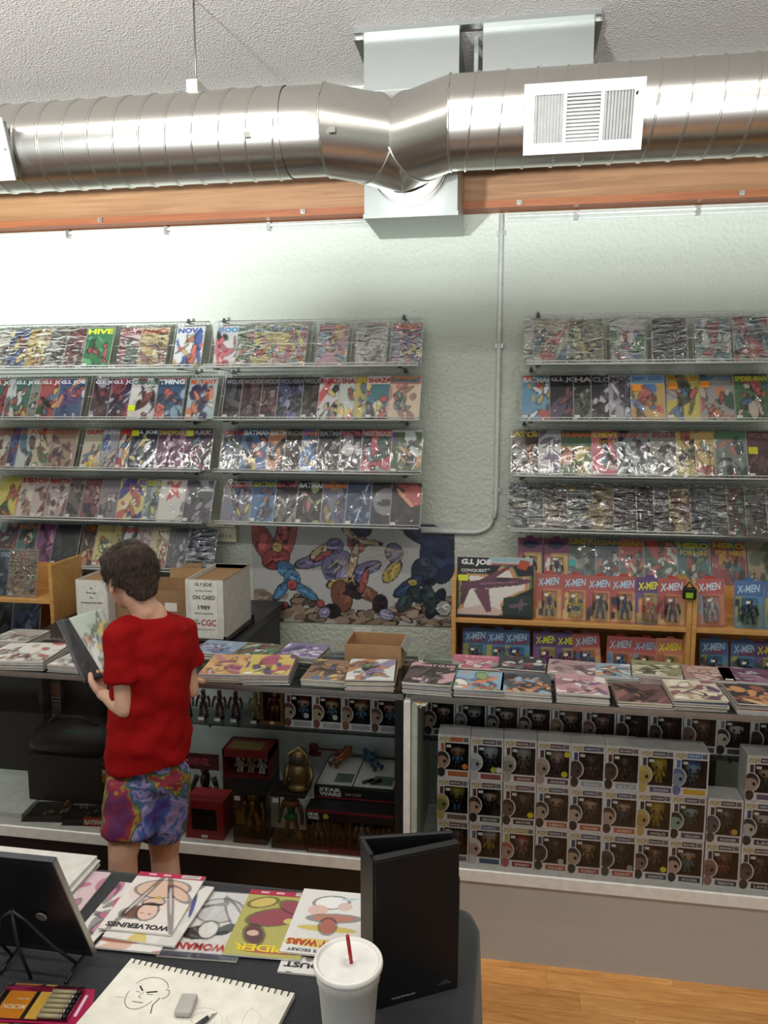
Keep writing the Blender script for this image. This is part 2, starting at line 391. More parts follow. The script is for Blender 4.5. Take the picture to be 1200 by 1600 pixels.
# registers on the duct face
def register(px, py0, py1, w, h, label, tilt=0.12):
    yf = DY-DR-0.034
    p = aY(px, (py0+py1)/2, yf)
    r = empty('vent_register', (p.x, yf, p.z), (0.30, 0, 0)); hw, hh = w/2, h/2; M_REG = solid('b6b5b2', 0.4)
    zb, zt = -hh*0.68, hh*0.68; fx = [-hw*0.82, -hw*0.34, -hw*0.28, hw*0.28, hw*0.34, hw*0.82]
    mb = MB()
    for x0_, x1_, z0_, z1_ in ((-hw, hw, zt, hh), (-hw, hw, -hh, zb), (-hw, fx[0], zb, zt), (fx[1], fx[2], zb, zt), (fx[3], fx[4], zb, zt), (fx[5], hw, zb, zt)): mb.box((x0_, -0.004, z0_), (x1_, 0.002, z1_))
    mb.build('face_plate', M_REG, r)
    MB().box((-hw+0.012, 0.002, -hh+0.012), (hw-0.012, 0.040, hh-0.012), skip='f').build('back_box', solid('8d8d8a', 0.5, 0.8), r)
    def slat(x0, x1, n, vert):
        for k in range(n):
            s = MB()
            if vert:
                g = (x1-x0)/n; x = x0+g*(k+0.5); s.obox(Matrix.Translation((x, 0.002, 0)) @ Matrix.Rotation(0.75, 4, 'Z'), (-g*0.42, -0.0008, zb), (g*0.42, 0.0008, zt))
            else:
                g = (zt-zb)/n; z = zb+g*(k+0.5); s.obox(Matrix.Translation((0, 0.002, z)) @ Matrix.Rotation(-0.75, 4, 'X'), (x0, -0.0008, -g*0.42), (x1, 0.0008, g*0.42))
            s.build('louvre_slat', M_REG, r)
    slat(fx[0], fx[1], 9, True); slat(fx[2], fx[3], 13, False); slat(fx[4], fx[5], 9, True)
    MB().tube([(hw*0.86, -0.006, hh*0.55), (hw*0.86, -0.02, hh*0.60)], 0.004, 8).build('damper_lever', M_BLACK, r)
    for sx in (-0.93, 0.93): MB().tube([(hw*sx, -0.009, 0), (hw*sx, -0.005, 0)], 0.005, 10).build('screw', M_SCREW, r)
    T(r, label, 'air vent'); return r
register(911, 137, 229, 0.445, 0.245, 'white louvred air register on the duct beside the elbows')
register(-58, 190, 285, 0.445, 0.245, 'grey air register at the far end of the duct past the hanger')

# sheet metal boxes
pl = empty('duct_plenum', (-0.497, 4.1, 2.868))
z1 = ZC-2.868
MB().box((-0.225, -0.28, 0), (0.225, 0.18, z1-0.005)).build('box_body', M_GALV2, pl)
MB().box((-0.23, -0.286, 0.0), (0.23, -0.28, 0.02)).build('folded_hem', M_GALV2, pl)
MB().box((-0.23, -0.284, 0.58), (0.226, -0.279, 0.60)).build('seam_strip', M_GALV2, pl)
T(pl, 'galvanised rectangular plenum box hanging below the duct elbows', 'duct box')
p2 = empty('ceiling_duct_box', (0.086, 4.1, 3.30))
MB().box((-0.249, -0.28, 0), (0.249, 0.18, ZC-3.30-0.005)).build('box_body', M_GALV2, p2)
MB().box((-0.251, -0.284, 0.19), (0.251, -0.279, 0.205)).build('seam_strip', M_GALV2, p2)
T(p2, 'galvanised box against the ceiling behind the vent register', 'duct box')
fl = empty('ceiling_flange', (-0.19, 3.8, ZC))
MB().box((-0.57, -0.03, -0.022), (0.55, 0.02, 0)).build('front_flange', M_GALV2, fl)
MB().box((0.528, 0.02, -0.03), (0.56, 0.59, 0)).build('side_flange', M_GALV2, fl)
MB().box((-0.58, 0.02, -0.03), (-0.535, 0.59, 0)).build('side_flange', M_GALV2, fl)
MB().box((-0.02, 0.15, -0.5), (0.0, 0.17, 0)).build('support_strut', M_GALV2, fl)
T(fl, 'metal flange framing both duct boxes at the ceiling', 'flange')
# ------------------------------------------------------------------ lettering
_txt = {}
def textmesh(s, mat, shear=0.0, bold=0.02):
    k = (s, mat.name, shear, bold)
    if k in _txt: return _txt[k]
    cu = bpy.data.curves.new('lettering', 'FONT'); cu.body = s; cu.resolution_u = 2; cu.shear = shear; cu.offset = bold; cu.size = 1
    ob = bpy.data.objects.new('tmp', cu); me = bpy.data.meshes.new_from_object(ob)
    bpy.data.objects.remove(ob); bpy.data.curves.remove(cu)
    n = len(me.vertices); co = np.empty(n*3, dtype=np.float32); me.vertices.foreach_get('co', co); co = co.reshape(-1, 3)
    lo, hi = co.min(0), co.max(0); sz = np.maximum(hi-lo, 1e-5)
    q = np.zeros_like(co); q[:, 0] = (co[:, 0]-lo[0])/sz[0]; q[:, 2] = (co[:, 1]-lo[1])/sz[1]
    me.vertices.foreach_set('co', q.ravel()); me.name = 'lettering'
    me.materials.clear(); me.materials.append(mat); me.update()
    _txt[k] = me; return me
def letter(s, parent, x, y, z, w, h, hexcol, shear=0.0, bold=0.02, rot=(0, 0, 0), name='lettering'):
    return link(name, textmesh(s, solid(hexcol, 0.5), shear, bold), parent, (x, y, z), rot, (w, 1, h))

# ------------------------------------------------------------------ printed art (loose colour shapes)
def paint_art(seed, pal, nx, ny, band=None, shapes=None, busy=7):
    rg = random.Random(seed); P = [np.array(lin(c)) for c in pal]
    u, v = np.meshgrid(np.linspace(0, 1, nx), np.linspace(0, 1, ny)); asp = ny/nx
    img = np.empty((ny, nx, 3)); img[:] = P[0]
    f = np.zeros_like(u)
    for _ in range(4): f += np.sin(u*rg.uniform(3, 9)+v*rg.uniform(-9, 9)+rg.uniform(0, 6))
    if len(P) > 1: img[f > 1.7] = P[1]
    if len(P) > 2: img[f < -1.9] = P[2]
    ink = np.array(lin('1c1820'))
    def e(cx, cy, rx, ry, a, c, outline=True):
        du = (u-cx); dv = (v-cy)*asp; x = du*math.cos(a)+dv*math.sin(a); y = -du*math.sin(a)+dv*math.cos(a)
        d = np.sqrt((x/rx)**2+(y/ry)**2); 
        if outline: g_ = d < 1+0.03/min(rx, ry); img[g_] = img[g_]*0.35+ink*0.65
        img[d < 1] = c
    for k in range(busy*2 if len(P) > 1 else 0):
        c = P[1+(k+rg.randrange(2)) % (len(P)-1)]; s_ = 1.0 if k < busy*0.6 else 0.55
        e(rg.gauss(0.5, 0.26), rg.uniform(0.04, 0.76), rg.uniform(0.04, 0.13)*s_, rg.uniform(0.09, 0.33)*s_, rg.uniform(-1.2, 1.2), c, rg.random() < 0.6)
    for sh in (shapes or []):
        e(*sh[:5], np.array(lin(sh[5])), sh[6] if len(sh) > 6 else False)
    if band is not None:
        img[v > band[0]] = np.array(lin(band[1]))
    return img
PAPER = lin('d9d4c6')
def book_mesh(w, h, t, img, border=0.0, name='comic_book'):
    ny, nx = img.shape[:2]
    xs = np.linspace(0, w, nx); zs = np.linspace(0, h, ny); X, Z = np.meshgrid(xs, zs)
    V = np.stack([X, np.full_like(X, -t), Z], -1).reshape(-1, 3); C = img.reshape(-1, 3)
    idx = np.arange(nx*ny).reshape(ny, nx)
    F = np.stack([idx[:-1, :-1], idx[:-1, 1:], idx[1:, 1:], idx[1:, :-1]], -1).reshape(-1, 4)
    n = len(V)
    B = np.array([(0, -t, 0), (w, -t, 0), (w, 0, 0), (0, 0, 0), (0, -t, h), (w, -t, h), (w, 0, h), (0, 0, h)])
    S = np.array([(0, 3, 2, 1), (4, 5, 6, 7), (1, 2, 6, 5), (2, 3, 7, 6), (3, 0, 4, 7)])+n
    V = np.vstack([V, B]); F = np.vstack([F, S]); C = np.vstack([C, np.tile(PAPER, (8, 1))])
    me = bpy.data.meshes.new(name); me.from_pydata(V.tolist(), [], F.tolist()); me.materials.append(M_PRINT)
    a = me.color_attributes.new('Col', 'FLOAT_COLOR', 'POINT'); a.data.foreach_set('color', np.hstack([C, np.ones((len(C), 1))]).astype(np.float32).ravel())
    return me
def sleeve_mesh(w, h, mat, d=0.0025):
    mb = MB(); e = 0.004
    mb.quad((-e, -d, -0.001), (w+e, -d, -0.001), (w+e, -d, h+e*2), (-e, -d, h+e*2)); return mb.mesh('plastic_sleeve', mat)
CW, CH, CT = 0.174, 0.262, 0.004
SLV = {1: sleeve_mesh(CW, CH, M_SLEEVE), 2: sleeve_mesh(CW, CH, M_SLEEVE2)}
_seed = [10]
def comic(pal, title='', tcol='f4f0e0', loc=(0, 0, 0), rot=(0, 0, 0), w=CW, h=CH, t=CT, slv=1, band=None, shapes=None, sticker=None, tz=0.83, th=0.11, tw=0.9, seed=None, name='comic_book', nx=28, busy=7, sub=None, barcode=True):
    _seed[0] += 1
    img = paint_art(seed or _seed[0], pal, nx, int(nx*1.45), band, shapes, busy)
    # pale paper border, as a bagged and boarded book shows
    if slv and nx < 40: img[:, 0] = img[:, -1] = img[-1, :] = lin('b4b4ac')
    o = link(name, book_mesh(w, h, t, img), None, loc, rot)
    if title: letter(title, o, w*(1-tw)/2, -t-0.0009, h*tz, w*tw, h*th, tcol, bold=0.04, name='title_lettering')
    if sub: letter(sub[0], o, w*sub[1], -t-0.0009, h*sub[2], w*sub[3], h*sub[4], sub[5], name='cover_lettering')
    if barcode and not title.isdigit() and _seed[0] % 2:
        MB().quad((w*0.04, -t-0.0007, h*0.03), (w*0.2, -t-0.0007, h*0.03), (w*0.2, -t-0.0007, h*0.10), (w*0.04, -t-0.0007, h*0.10)).build('barcode_box', M_PAPER, o)
    if sticker:
        sx, sz, c = sticker
        MB().box((w*sx, -t-0.0040, h*sz), (w*sx+0.045, -t-0.0033, h*sz+0.038)).build('price_sticker', solid(c, 0.6), o)
    if slv:
        if w == CW: link('plastic_sleeve', SLV[slv], o, (0, -t, 0))
        else: link('plastic_sleeve', sleeve_mesh(w, h, M_SLEEVE if slv == 1 else M_SLEEVE2), o, (0, -t, 0))
    return o

# ------------------------------------------------------------------ wire display shelves
ROWZ = [2.190, 1.897, 1.603, 1.304, 1.012]
LEAN = math.radians(25); YB = 4.20
RACKS = {'A': (-3.32, -1.745, 'rack above the person'), 'B': (-1.668, -0.488, 'rack over the poster'), 'C': (0.015, 1.75, 'rack above the toy bookcase')}
ROWN = ['top', 'second', 'third', 'fourth', 'fifth']
def wire_shelf(x0, x1, z, label, shift=0.0):
    r = empty('wire_shelf', (x0, YB, z)); L = x1-x0
    sl = math.tan(LEAN); top = 0.262
    def rod(y, zz, rad, name): MB().tube([(0, y, zz), (L, y, zz)], rad, 6).build(name, M_WIRE, r)
    rod(-0.042, 0.011, 0.003, 'lip_rod'); rod(-0.048, -0.004, 0.004, 'front_rod'); rod(0.022, -0.006, 0.004, 'ledge_rod')
    rod(0.03+0.13*sl, 0.13, 0.003, 'middle_rod'); rod(0.026+top*sl, top, 0.004, 'top_rod')
    w = MB(); n = int(L/0.0254)
    for k in range(n+1):
        x = L*k/n
        w.tube([(x, -0.042, 0.011), (x, -0.048, -0.004), (x, 0.022, -0.007), (x, 0.028+top*sl, top)], 0.0016, 4, False)
    g = w.build('wire_grid', M_WIRE, r); g['kind'] = 'stuff'
    MB().box((0.0, -0.046, -0.0105), (L, 0.02, -0.0095)).build('ledge_liner', solid('a9aca8', 0.4), r)
    for x in (0.06, L-0.10):
        b = MB(); b.box((x-0.01, top*sl+0.012, top-0.004), (x+0.01, 0.2, top+0.010)); b.box((x-0.006, top*sl+0.012, top+0.010), (x+0.006, top*sl+0.024, top+0.020)); b.build('wall_clip', M_DARKMETAL, r)
        b = MB(); b.tube([(x, 0.0, -0.013), (x, 0.195, -0.013)], 0.003, 6); b.box((x-0.012, -0.02, -0.018), (x+0.012, 0.01, -0.011)); b.build('support_bracket', M_DARKMETAL, r)
    T(r, label, 'shelf', 'wire display shelves on the wall')
for k, (x0, x1, ph) in RACKS.items():
    for j in range(5):
        if k == 'B' and j == 4: continue
        dx = {'A': (-0.02, 0.02, 0, 0, 0), 'B': (-0.04, 0.01, 0, 0), 'C': (0.06, 0.03, 0, -0.01, 0.05)}[k][j]
        dx1 = {'A': (-0.02, 0.02, 0, 0, 0), 'B': (-0.01, 0.0, 0.01, 0), 'C': (0, 0, 0, 0, 0)}[k][j]
        wire_shelf(x0+dx, x1+dx1, ROWZ[j], f'{ROWN[j]} white wire shelf of the {ph}')

# comics: pixel column of the left edge | title | title colour | print colours | look | options
COM = {
'A1': '''-38|||d8d4c4 9a8a70 4a4a48|tan and white|2
-8|||e0dccc 8a8a80 5a5450|pale grey|2
11|||3c5ca0 e8d060 e0e0e0 a04030|blue and yellow|2
41|||d8b848 f0e8c0 b86030 e8d880|golden yellow|2
74|||9a948e c8c4c0 6a6464 b0a098|faded grey|2
103|||7a2430 c8c0b8 a03038 50202a|dark red|2
133|HIVE|d8e040|2f7d4a 205a38 58a868 b03038|green|1
181|SPAWN|c03040|d8a8ac b86070 607868 e0d0d0|pink|2
214|PANICS|b83028|d8c070 c8a858 a86858 e8d890|mustard yellow|2
269|NOVA|3858a0|dcdcd8 3a60a8 c8b070 d06030 e8e0c0|white and blue|1''',
'A2': '''-30|G.I. JOE|e8e8e8|487060 a03030 d8d0c0|teal|1
0|||c8c8c8 a83838 688070 3a6848|red and white|1
11|G.I. JOE|eeeeee|4a7868 c8d0c8 a05848 d0b050|sea green|1
40|G.I. JOE|eeeeee|8a9080 384858 a08850 c0c8b0|drab green|1
54|G.I. JOE|e8e4e0|a83a38 38683a d0b040 202020 6080a0|red and green|1
85|G.I. JOE|f0f0f0|3c5a80 d07838 6a4888 c8c8d0 a03838|blue and orange|1
134|G.I. JOE|e8e8ec|5a3840 8a3038 b0a8b0 3a3038|maroon grey|1
164|G.I. JOE|e0e0f0|58243a 383050 9a3040 a8b0c0|dark plum|1
196|CARNAGE|507868|d8d4d0 5a3028 8a3828 302824 c8c0b0|white and brown|1|s=.02,.18,d8e030
239|THING|eef0ee|2c5478 c83c2c 8ab0c0 d86030 303850|blue and red, bold white title,|1|b=0.97,a02c2c
286|MUTANT|d86a28|b0c8cc d87838 4a3868 e0e0dc c8b0a0|pale blue and orange|1''',
'A3': '''-30|||a06040 d8d0c0 506080|brown|1
0|X-FORCE|b83028|2a3470 5060a0 a03838|navy|1
16|FLASH|d0703c|c8d0cc 508090 7a5a48 e0e0d8|white and teal|1
43|GROUP|b83a30|c8bc98 587848 8a5038 d0c8b0|cream and green|1
68|HOLIDAY|a85838|a88a70 7a3840 c0a890 5a4850|tan and maroon|1
116|GAUNTLET|d05048|d0c8b0 e0c040 4878b0 b04038 6aa060|cream, yellow and blue|1
146|INFINITY|e8e8e8|a8a8b0 a83838 5070a0 d0b8a0|grey and red|1
173|GI|e04030|b83430 d8c050 4080b0 c8d0c0|bright red|1|s=.6,.8,e0e040
193|G.I. JOE|f0f4f4|28344c d8dce0 5a7058 c8c060 304058|navy with white title|1|s=.02,.8,d8e030
237|DEADPOOL|c8c050|6a3a60 b078a0 8a4878 3a2840 d0b0c8|purple pink|1
281|DARK|a8a0a0|4a3444 8a2858 60a0b8 7a3040 302630|dark purple|1|s=.03,.8,c8c848''',
'A4': '''-24|||d8c840 488048 c86030|yellow and green|1
11|ISM|b84038|d8ccb8 c0a090 c8c0a0 a87868|cream|1
35|OF US|b84438|c8b8b0 904850 a06060 d8d0c8|rosy grey|1
58|MARTIAN|a83a38|b8a49c 885058 d8ccc4 705058|dusty mauve|1
92|||7a6a68 3c4040 a08880 585450|charcoal mauve|1
116|||8a5058 b06868 383a40 c09088|dull red|1
146|||8a8084 d8d8d8 605460 a89090|grey mauve|1
176|VENTURE|5858a0|d8c878 3a4088 c05048 e0d8b8 7090b0|yellow and blue|1
218|SILVER|d0c840|7a9090 a8b8a8 506058 c8c858|grey green|1
242|||d4d0c4 c8c8c8 7a7a7a|white with a large red cross|1|x=1
283|||4a4a50 98909c 3a5848 6a4858 c0c0c4|dark grey|1''',
'A5': '''-30|||603848 a05838 90a0a0|brown|1
3|MOVES|c87838|487878 d8c0a0 303838 b05838|teal and orange|1
35|||8a2c78 b84898 3a2038 d080b0|magenta|1
63|||2c2c30 484850 1c1c20 3a3840|black|1
106|ONCE|d07038|5a4030 302824 c87838 d0b080|brown and black|1
128|||d0c068 60884a b84838 d8d8a0 405838|yellow green|1
152|||b8a850 3a4838 d8c878|olive yellow|1
170|DEFIANT|c85040|487070 d8d8d8 383c40 c8a080|teal with red title|1
197|CIVIL|c8b8b0|a08888 c8c0bc 786068|mauve|1
221|MYSTIC|d8d0b8|c0b080 b04838 8a9868 d8d0b0|cream and red|1
250|||5a5a5c 403c40 787478 a8a4a8|dark grey hooded|1
283|||3c4660 59627c 2c3448 6a7390|navy|2''',
'B1': '''332|DOOM|3a98c0|d8d4d0 d05868 c04858 303438 e0b8b8|white and pink|1
367|SWAMP|8ab0a0|688a58 a8b898 b84858 d8d0b8|green|2
393|ELEKTRA|3a90b8|d0c048 c83c3c e0d0b0 383c50 487898|yellow with red hair|2
430|ELEKTRA|3a90b8|d8c848 c86078 d85868 c0a8b0 48a090|yellow and pink|2
492|LEGION|c04858|c88898 88a8b8 e0c040 d87030 506890|pink, blue and yellow|2
553|||c4c2bc e0e0dc 8a8680 b0a8a4|silver white|2|b=0.94,a08080
607|WARLOCK|d8703c|7a7890 b03a48 c8b048 6a4890 a8a8b0|violet grey with orange title|2|b=0.95,b06070''',
'B2': '''343|WOLVERINE|a0a0a4|201e22 3a383c 5a5a5e|black|1
371|WOLVERINE|9a9498|3a2428 5a3038 6a4a48 20181c|dark maroon|1
403|WOLVERINE|a09a9c|4a3438 7a4448 8a7880 2a2024|maroon grey|1
429|WOLVERINE|8a8690|1c1c28 3a3c68 6a6ca0 28243a|black and violet blue|1
469|WOLVERINE|9a9a98|221e1c 463a30 5a4438 302820|black and brown|1
495|SHAZAM|c03c44|d0d0ca c83838 2c2c30 d8c048|white with red title|1|b=0.95,d8d4cc
527|SHAZAM|b83840|c8ccc4 c43834 d8b848 60706a|white with red figure|1
553|SHAZAM|d8c030|c0b040 d8d0b0 607890 a08838|yellow|1
571|SHAZAM|c23a34|3a8088 c83c34 d8d4b0 303038 d8c050|teal and red|1|b=0.82,d8d4cc
607|SHAZAM!|3a8890|d0b898 c86858 a07060 d8c8a8 587868|red bordered cream|1|b=0.80,c04440;n=100 PAGES,.1,.92,.75,.055,d8b060''',
'B3': '''338|BATMAN|c04c3c|6a7080 8a90a0 48608a 608848 383c48|grey blue|1
370|BATMAN|e8e8e4|3c6ea0 d06038 4a4c54 d8d8d0 c8b838|blue and orange|1
412|BATMAN|e0e0dc|c07838 302c2c c8a838 586078 8a5030|orange|1
440|ROBIN|a09888|403a2c 5a5030 302c28 6a5c3c|dark olive|1
466|BATMAN|c86878|3c78b0 c8b838 70747c 28303c a0a4a8|blue and yellow|1
492|BATMAN|9a9ca0|3a3430 5a5040 787068 282420|dark brown|1
528|BATMAN|b86068|3c3c40 98949c 605860 c0b0b8|charcoal with a pale disc|1|d=1
563|NIGHTINGALES|d8b8b0|b02c38 486858 303038 88a0a8 c8c0b8|crimson|1
610|||5a7048 c8ccc8 6a4880 c88830 3a4830|green and white|1|b=0.93,c8ccc8''',
'B4': '''338|DETECTIVE|dcd8d4|7a7888 585078 a0a0a8 c8b838 4878a0|grey purple|1|e=1
383|BATMAN|d8c430|3a6ca0 2c3c58 7aa0b8 a06038 303440|blue with yellow title|1
422|BATMAN|c05878|2c2c30 78746c a09c90 484848|black and grey|1
457|BATMAN|dcdcdc|201f24 485038 a0a860 b86070 d0d090|black and yellow green|1
498|BATMAN|d87838|5a5878 787a88 a08840 48406a b8b8b8|purple grey|1
537|||34486a 283a58 48648c 6a8cb0|blue stormy|1|l=1
577|||28282c 36363a 1e1e22|black with a grey disc|1|c=1
609|||221c1c 302422 3a2c28|black and flame orange|1|f=1''',
'C1': '''817|||d0cdc0 988868 787058|white and tan|2
832|||c8c0a0 c05850 40788a 88a078 8a7058|cream and red|2
887|||88885a c8b868 384838 d8d4b0 505840|olive and gold|2
952|||c8c4c0 b83c38 489048 3868a0 e0dcd4|white, red and green|2|b=0.72,d8d8d4
1017|||303236 42454a 1e2024 3a3c42|black|2
1084|||8aa8a8 c04850 d8d8d4 303438 508890|red, white and teal|2
1144|||a8a8a4 b84048 407888 c87038 404448|red and dark|2''',
'C2': '''814|BATMAN|d8d4cc|5a98b8 c04030 d8dce0 404858 c8b048|sky blue and red|1
858|G.I. JOE|c8c8cc|1e1c22 58486a 2c2834 804850|black and violet|1
896|HARE|c0b8b0|20221e 708870 485840 98a088|black and green|1
923|CLOUD|9a96a0|24222a c8c8cc 504c58 383640|black with pale figure|1
952|MOON|4a4450|a8a4ac 2c2a34 585060 d0d0d4|white and black|1
986|JIMMY OLSEN|3878b0|c8a038 3c78b0 c04038 705030 d0b890|gold and blue|1|b=0.78,8ab0c0;s=.05,.62,e08a28
1043|JIMMY OLSEN|b87828|d0c030 b8a8b0 505848 c84838 5080b0|yellow|1|s=.06,.66,e08a28
1096|JIMMY OLSEN|3880a0|a8a49c b84a3c 486858 c8b8a0 d0803c|grey and red|1|s=.03,.7,e08a28;n=BIG BOOM,.28,.02,.65,.09,c06030
1150|SPIDER-MAN|c8c840|4a7848 304838 c04038 3c6898 c8b8a0|green with yellow title|1|b=0.93,3c5c38''',
'C3': '''800|ATOM|d8c038|5a4038 8a8078 b0a898 c88038 a0a098|brown with yellow title|1
843|||c4c4c4 d4d4d4 8a7a98 a8a0b0|white with violet figure|1
878|HUMAN|d87038|708858 c8b858 c87838 485840 d0c078|green and yellow|1|b=0.62,587858
928|DEVIL|d8c848|d05868 5a98a0 383840 d86878 c8b0a0|pink and red|1|n=DINOSAUR,.12,.7,.75,.07,d8a030
968|NAMOR|b06868|8a9898 303438 a8b4b4 585a60 786068|grey green with dark figure|1
1021|SPIDER-MAN|98484a|98988f 3c3c3c c8c8c0 585858 d8d8d0|black and white|1
1062|||c0b048 302c28 a85838 d8c878 888048|yellow and black|1
1091|||c8a848 b84838 d8b868 d8d0c0 88a090|yellow and red|1
1121|SPIDER-MAN|508858|7a887c 485858 98a09c b86048 34443c|grey green with striped title|1|b=0.9,588068
1171|WOLVERINE|a08080|5a3030 783a38 482828 6a5048|dark red|1|s=.05,.5,c8c030''',
'C4': '''797|X-MEN|d8d8dc|88908a 68706c 5a6270 a88848|grey and tan with pale title|2
829|||8c908c 5c605c 707470|plain grey|2
853|||a0988c 807870 a89080 6a625c|beige|2
892|||889088 b8b040 707880 5a6268 c0b848|grey and yellow|2
931|||a09058 587058 c8b878 384840 a86848|gold and green|2
966|X|b0a8a0|4a3c38 685850 342c2a 584840|dark brown|2
1002|||38343a 2c2a2c 5a5a5c|black|2
1029|||7a7a78 606060 585858 404040|mid grey|2
1053|||a89868 c0a850 885038 a07850|yellow and rust|2
1087|||5a6468 46545a 383c40 74807e|slate|2
1120|||78807a 5a6060 906858|grey and clay|2
1145|||7a3a34 407058 5a4038|red and green|2
1173|||6a6c6a 5a5e60 4a4c48|steel grey|2
1206|||8a7c70 b0a49a 4a4440|taupe|2''',
'C5': '''892|KUNG FU|d8b838|5a6858 788878 384840 a0a890 487078|olive grey, gold title,|1|s=.06,.35,48a8a0;n=DEADLY HANDS OF,.1,.94,.8,.04,c8c0a0
941|GIANT|c8a038|687078 b06848 485868 c8c0a8 8a4838|grey and rust|1
979|GIANT|d0a838|b04838 c8a848 688080 d8d0b0 504038|red and gold|1
1019|RESTLESS|b04838|587060 b84c40 c8ccc0 486858 a86050|green and red|1
1072|HERO|d0b838|4a7878 688a58 a04838 c8c0a0 485858|teal, gold hero title,|1|n=FOR HIRE,.1,.68,.8,.11,d0b838
1131|HERO|d0b838|a03c34 4a8088 c89848 38444c c8b8a0|red, gold hero title,|1|n=FOR HIRE,.1,.68,.8,.11,d0b838
1190|||a89870 788060 c8c0a0 504838|khaki|1'''}
for key, txt in COM.items():
    rk, row = key[0], int(key[1])-1; prevx = -1e9; nchain = 0
    zrow = ROWZ[row]
    for ln in txt.split('\n'):
        f = ln.split('|'); px = float(f[0]); x = aY(px, 655, YB).x
        nchain = nchain+1 if x < prevx+CW+0.001 else 0
        prevx = x; kw = {}
        opt = dict((p[0], p[2:]) for p in (f[6].split(';') if len(f) > 6 else []))
        if 'b' in opt: a_, c_ = opt['b'].split(','); kw['band'] = (float(a_), c_)
        if 's' in opt: a_, b_, c_ = opt['s'].split(','); kw['sticker'] = (float(a_), float(b_), c_)
        if 'n' in opt: q = opt['n'].split(','); kw['sub'] = (q[0], float(q[1]), float(q[2]), float(q[3]), float(q[4]), q[5])
        if 'x' in opt: kw['shapes'] = [(0.5, 0.72, 0.10, 0.42, -0.55, 'c83a30'), (0.5, 0.76, 0.08, 0.36, 0.6, 'c83a30')]; kw['busy'] = 1
        if 'd' in opt: kw['shapes'] = [(0.28, 0.52, 0.2, 0.2, 0, 'c8c8c4')]
        if 'c' in opt: kw['shapes'] = [(0.52, 0.55, 0.44, 0.44, 0, '8c8c8c'), (0.52, 0.52, 0.3, 0.12, 0, '26262a')]; kw['busy'] = 2
        if 'l' in opt: kw['shapes'] = [(0.42, 0.2, 0.02, 0.34, -0.3, 'c8dcf0'), (0.6, 0.62, 0.018, 0.3, 0.35, 'b0c8e0'), (0.66, 0.85, 0.02, 0.2, -0.3, 'c8dcf0')]
        if 'f' in opt: kw['shapes'] = [(0.5, 0.95, 0.6, 0.2, -0.5, '9a2820'), (0.75, 0.7, 0.35, 0.3, -0.6, 'b83420'), (0.35, 0.72, 0.06, 0.25, 0.7, 'd88030'), (0.6, 0.55, 0.06, 0.22, 0.8, 'd89840')]
        if 'e' in opt: kw['shapes'] = [(0.5, 0.87, 0.46, 0.11, 0, 'b83a34')]
        th = 0.12 if key in ('A2', 'A3', 'B2', 'B3', 'B4', 'C2', 'C3', 'C5') else 0.13
        off = nchain*0.0062
        tilt = random.Random(px).uniform(-0.012, 0.012)
        o = comic(f[3].split(), f[1], f[2] or 'f0f0f0', (x, YB-off/math.cos(LEAN)+0.020, zrow-0.001), (-LEAN, 0, 0) if not tilt else (-LEAN, tilt, 0), slv=int(f[5]), th=th, **kw)
        desc = f[4].rstrip(',')
        T(o, f'{desc} comic, {ROWN[row]} row of the {RACKS[rk][2]}', 'comic book', f'comics on the {ROWN[row]} row of the {RACKS[rk][2]}')
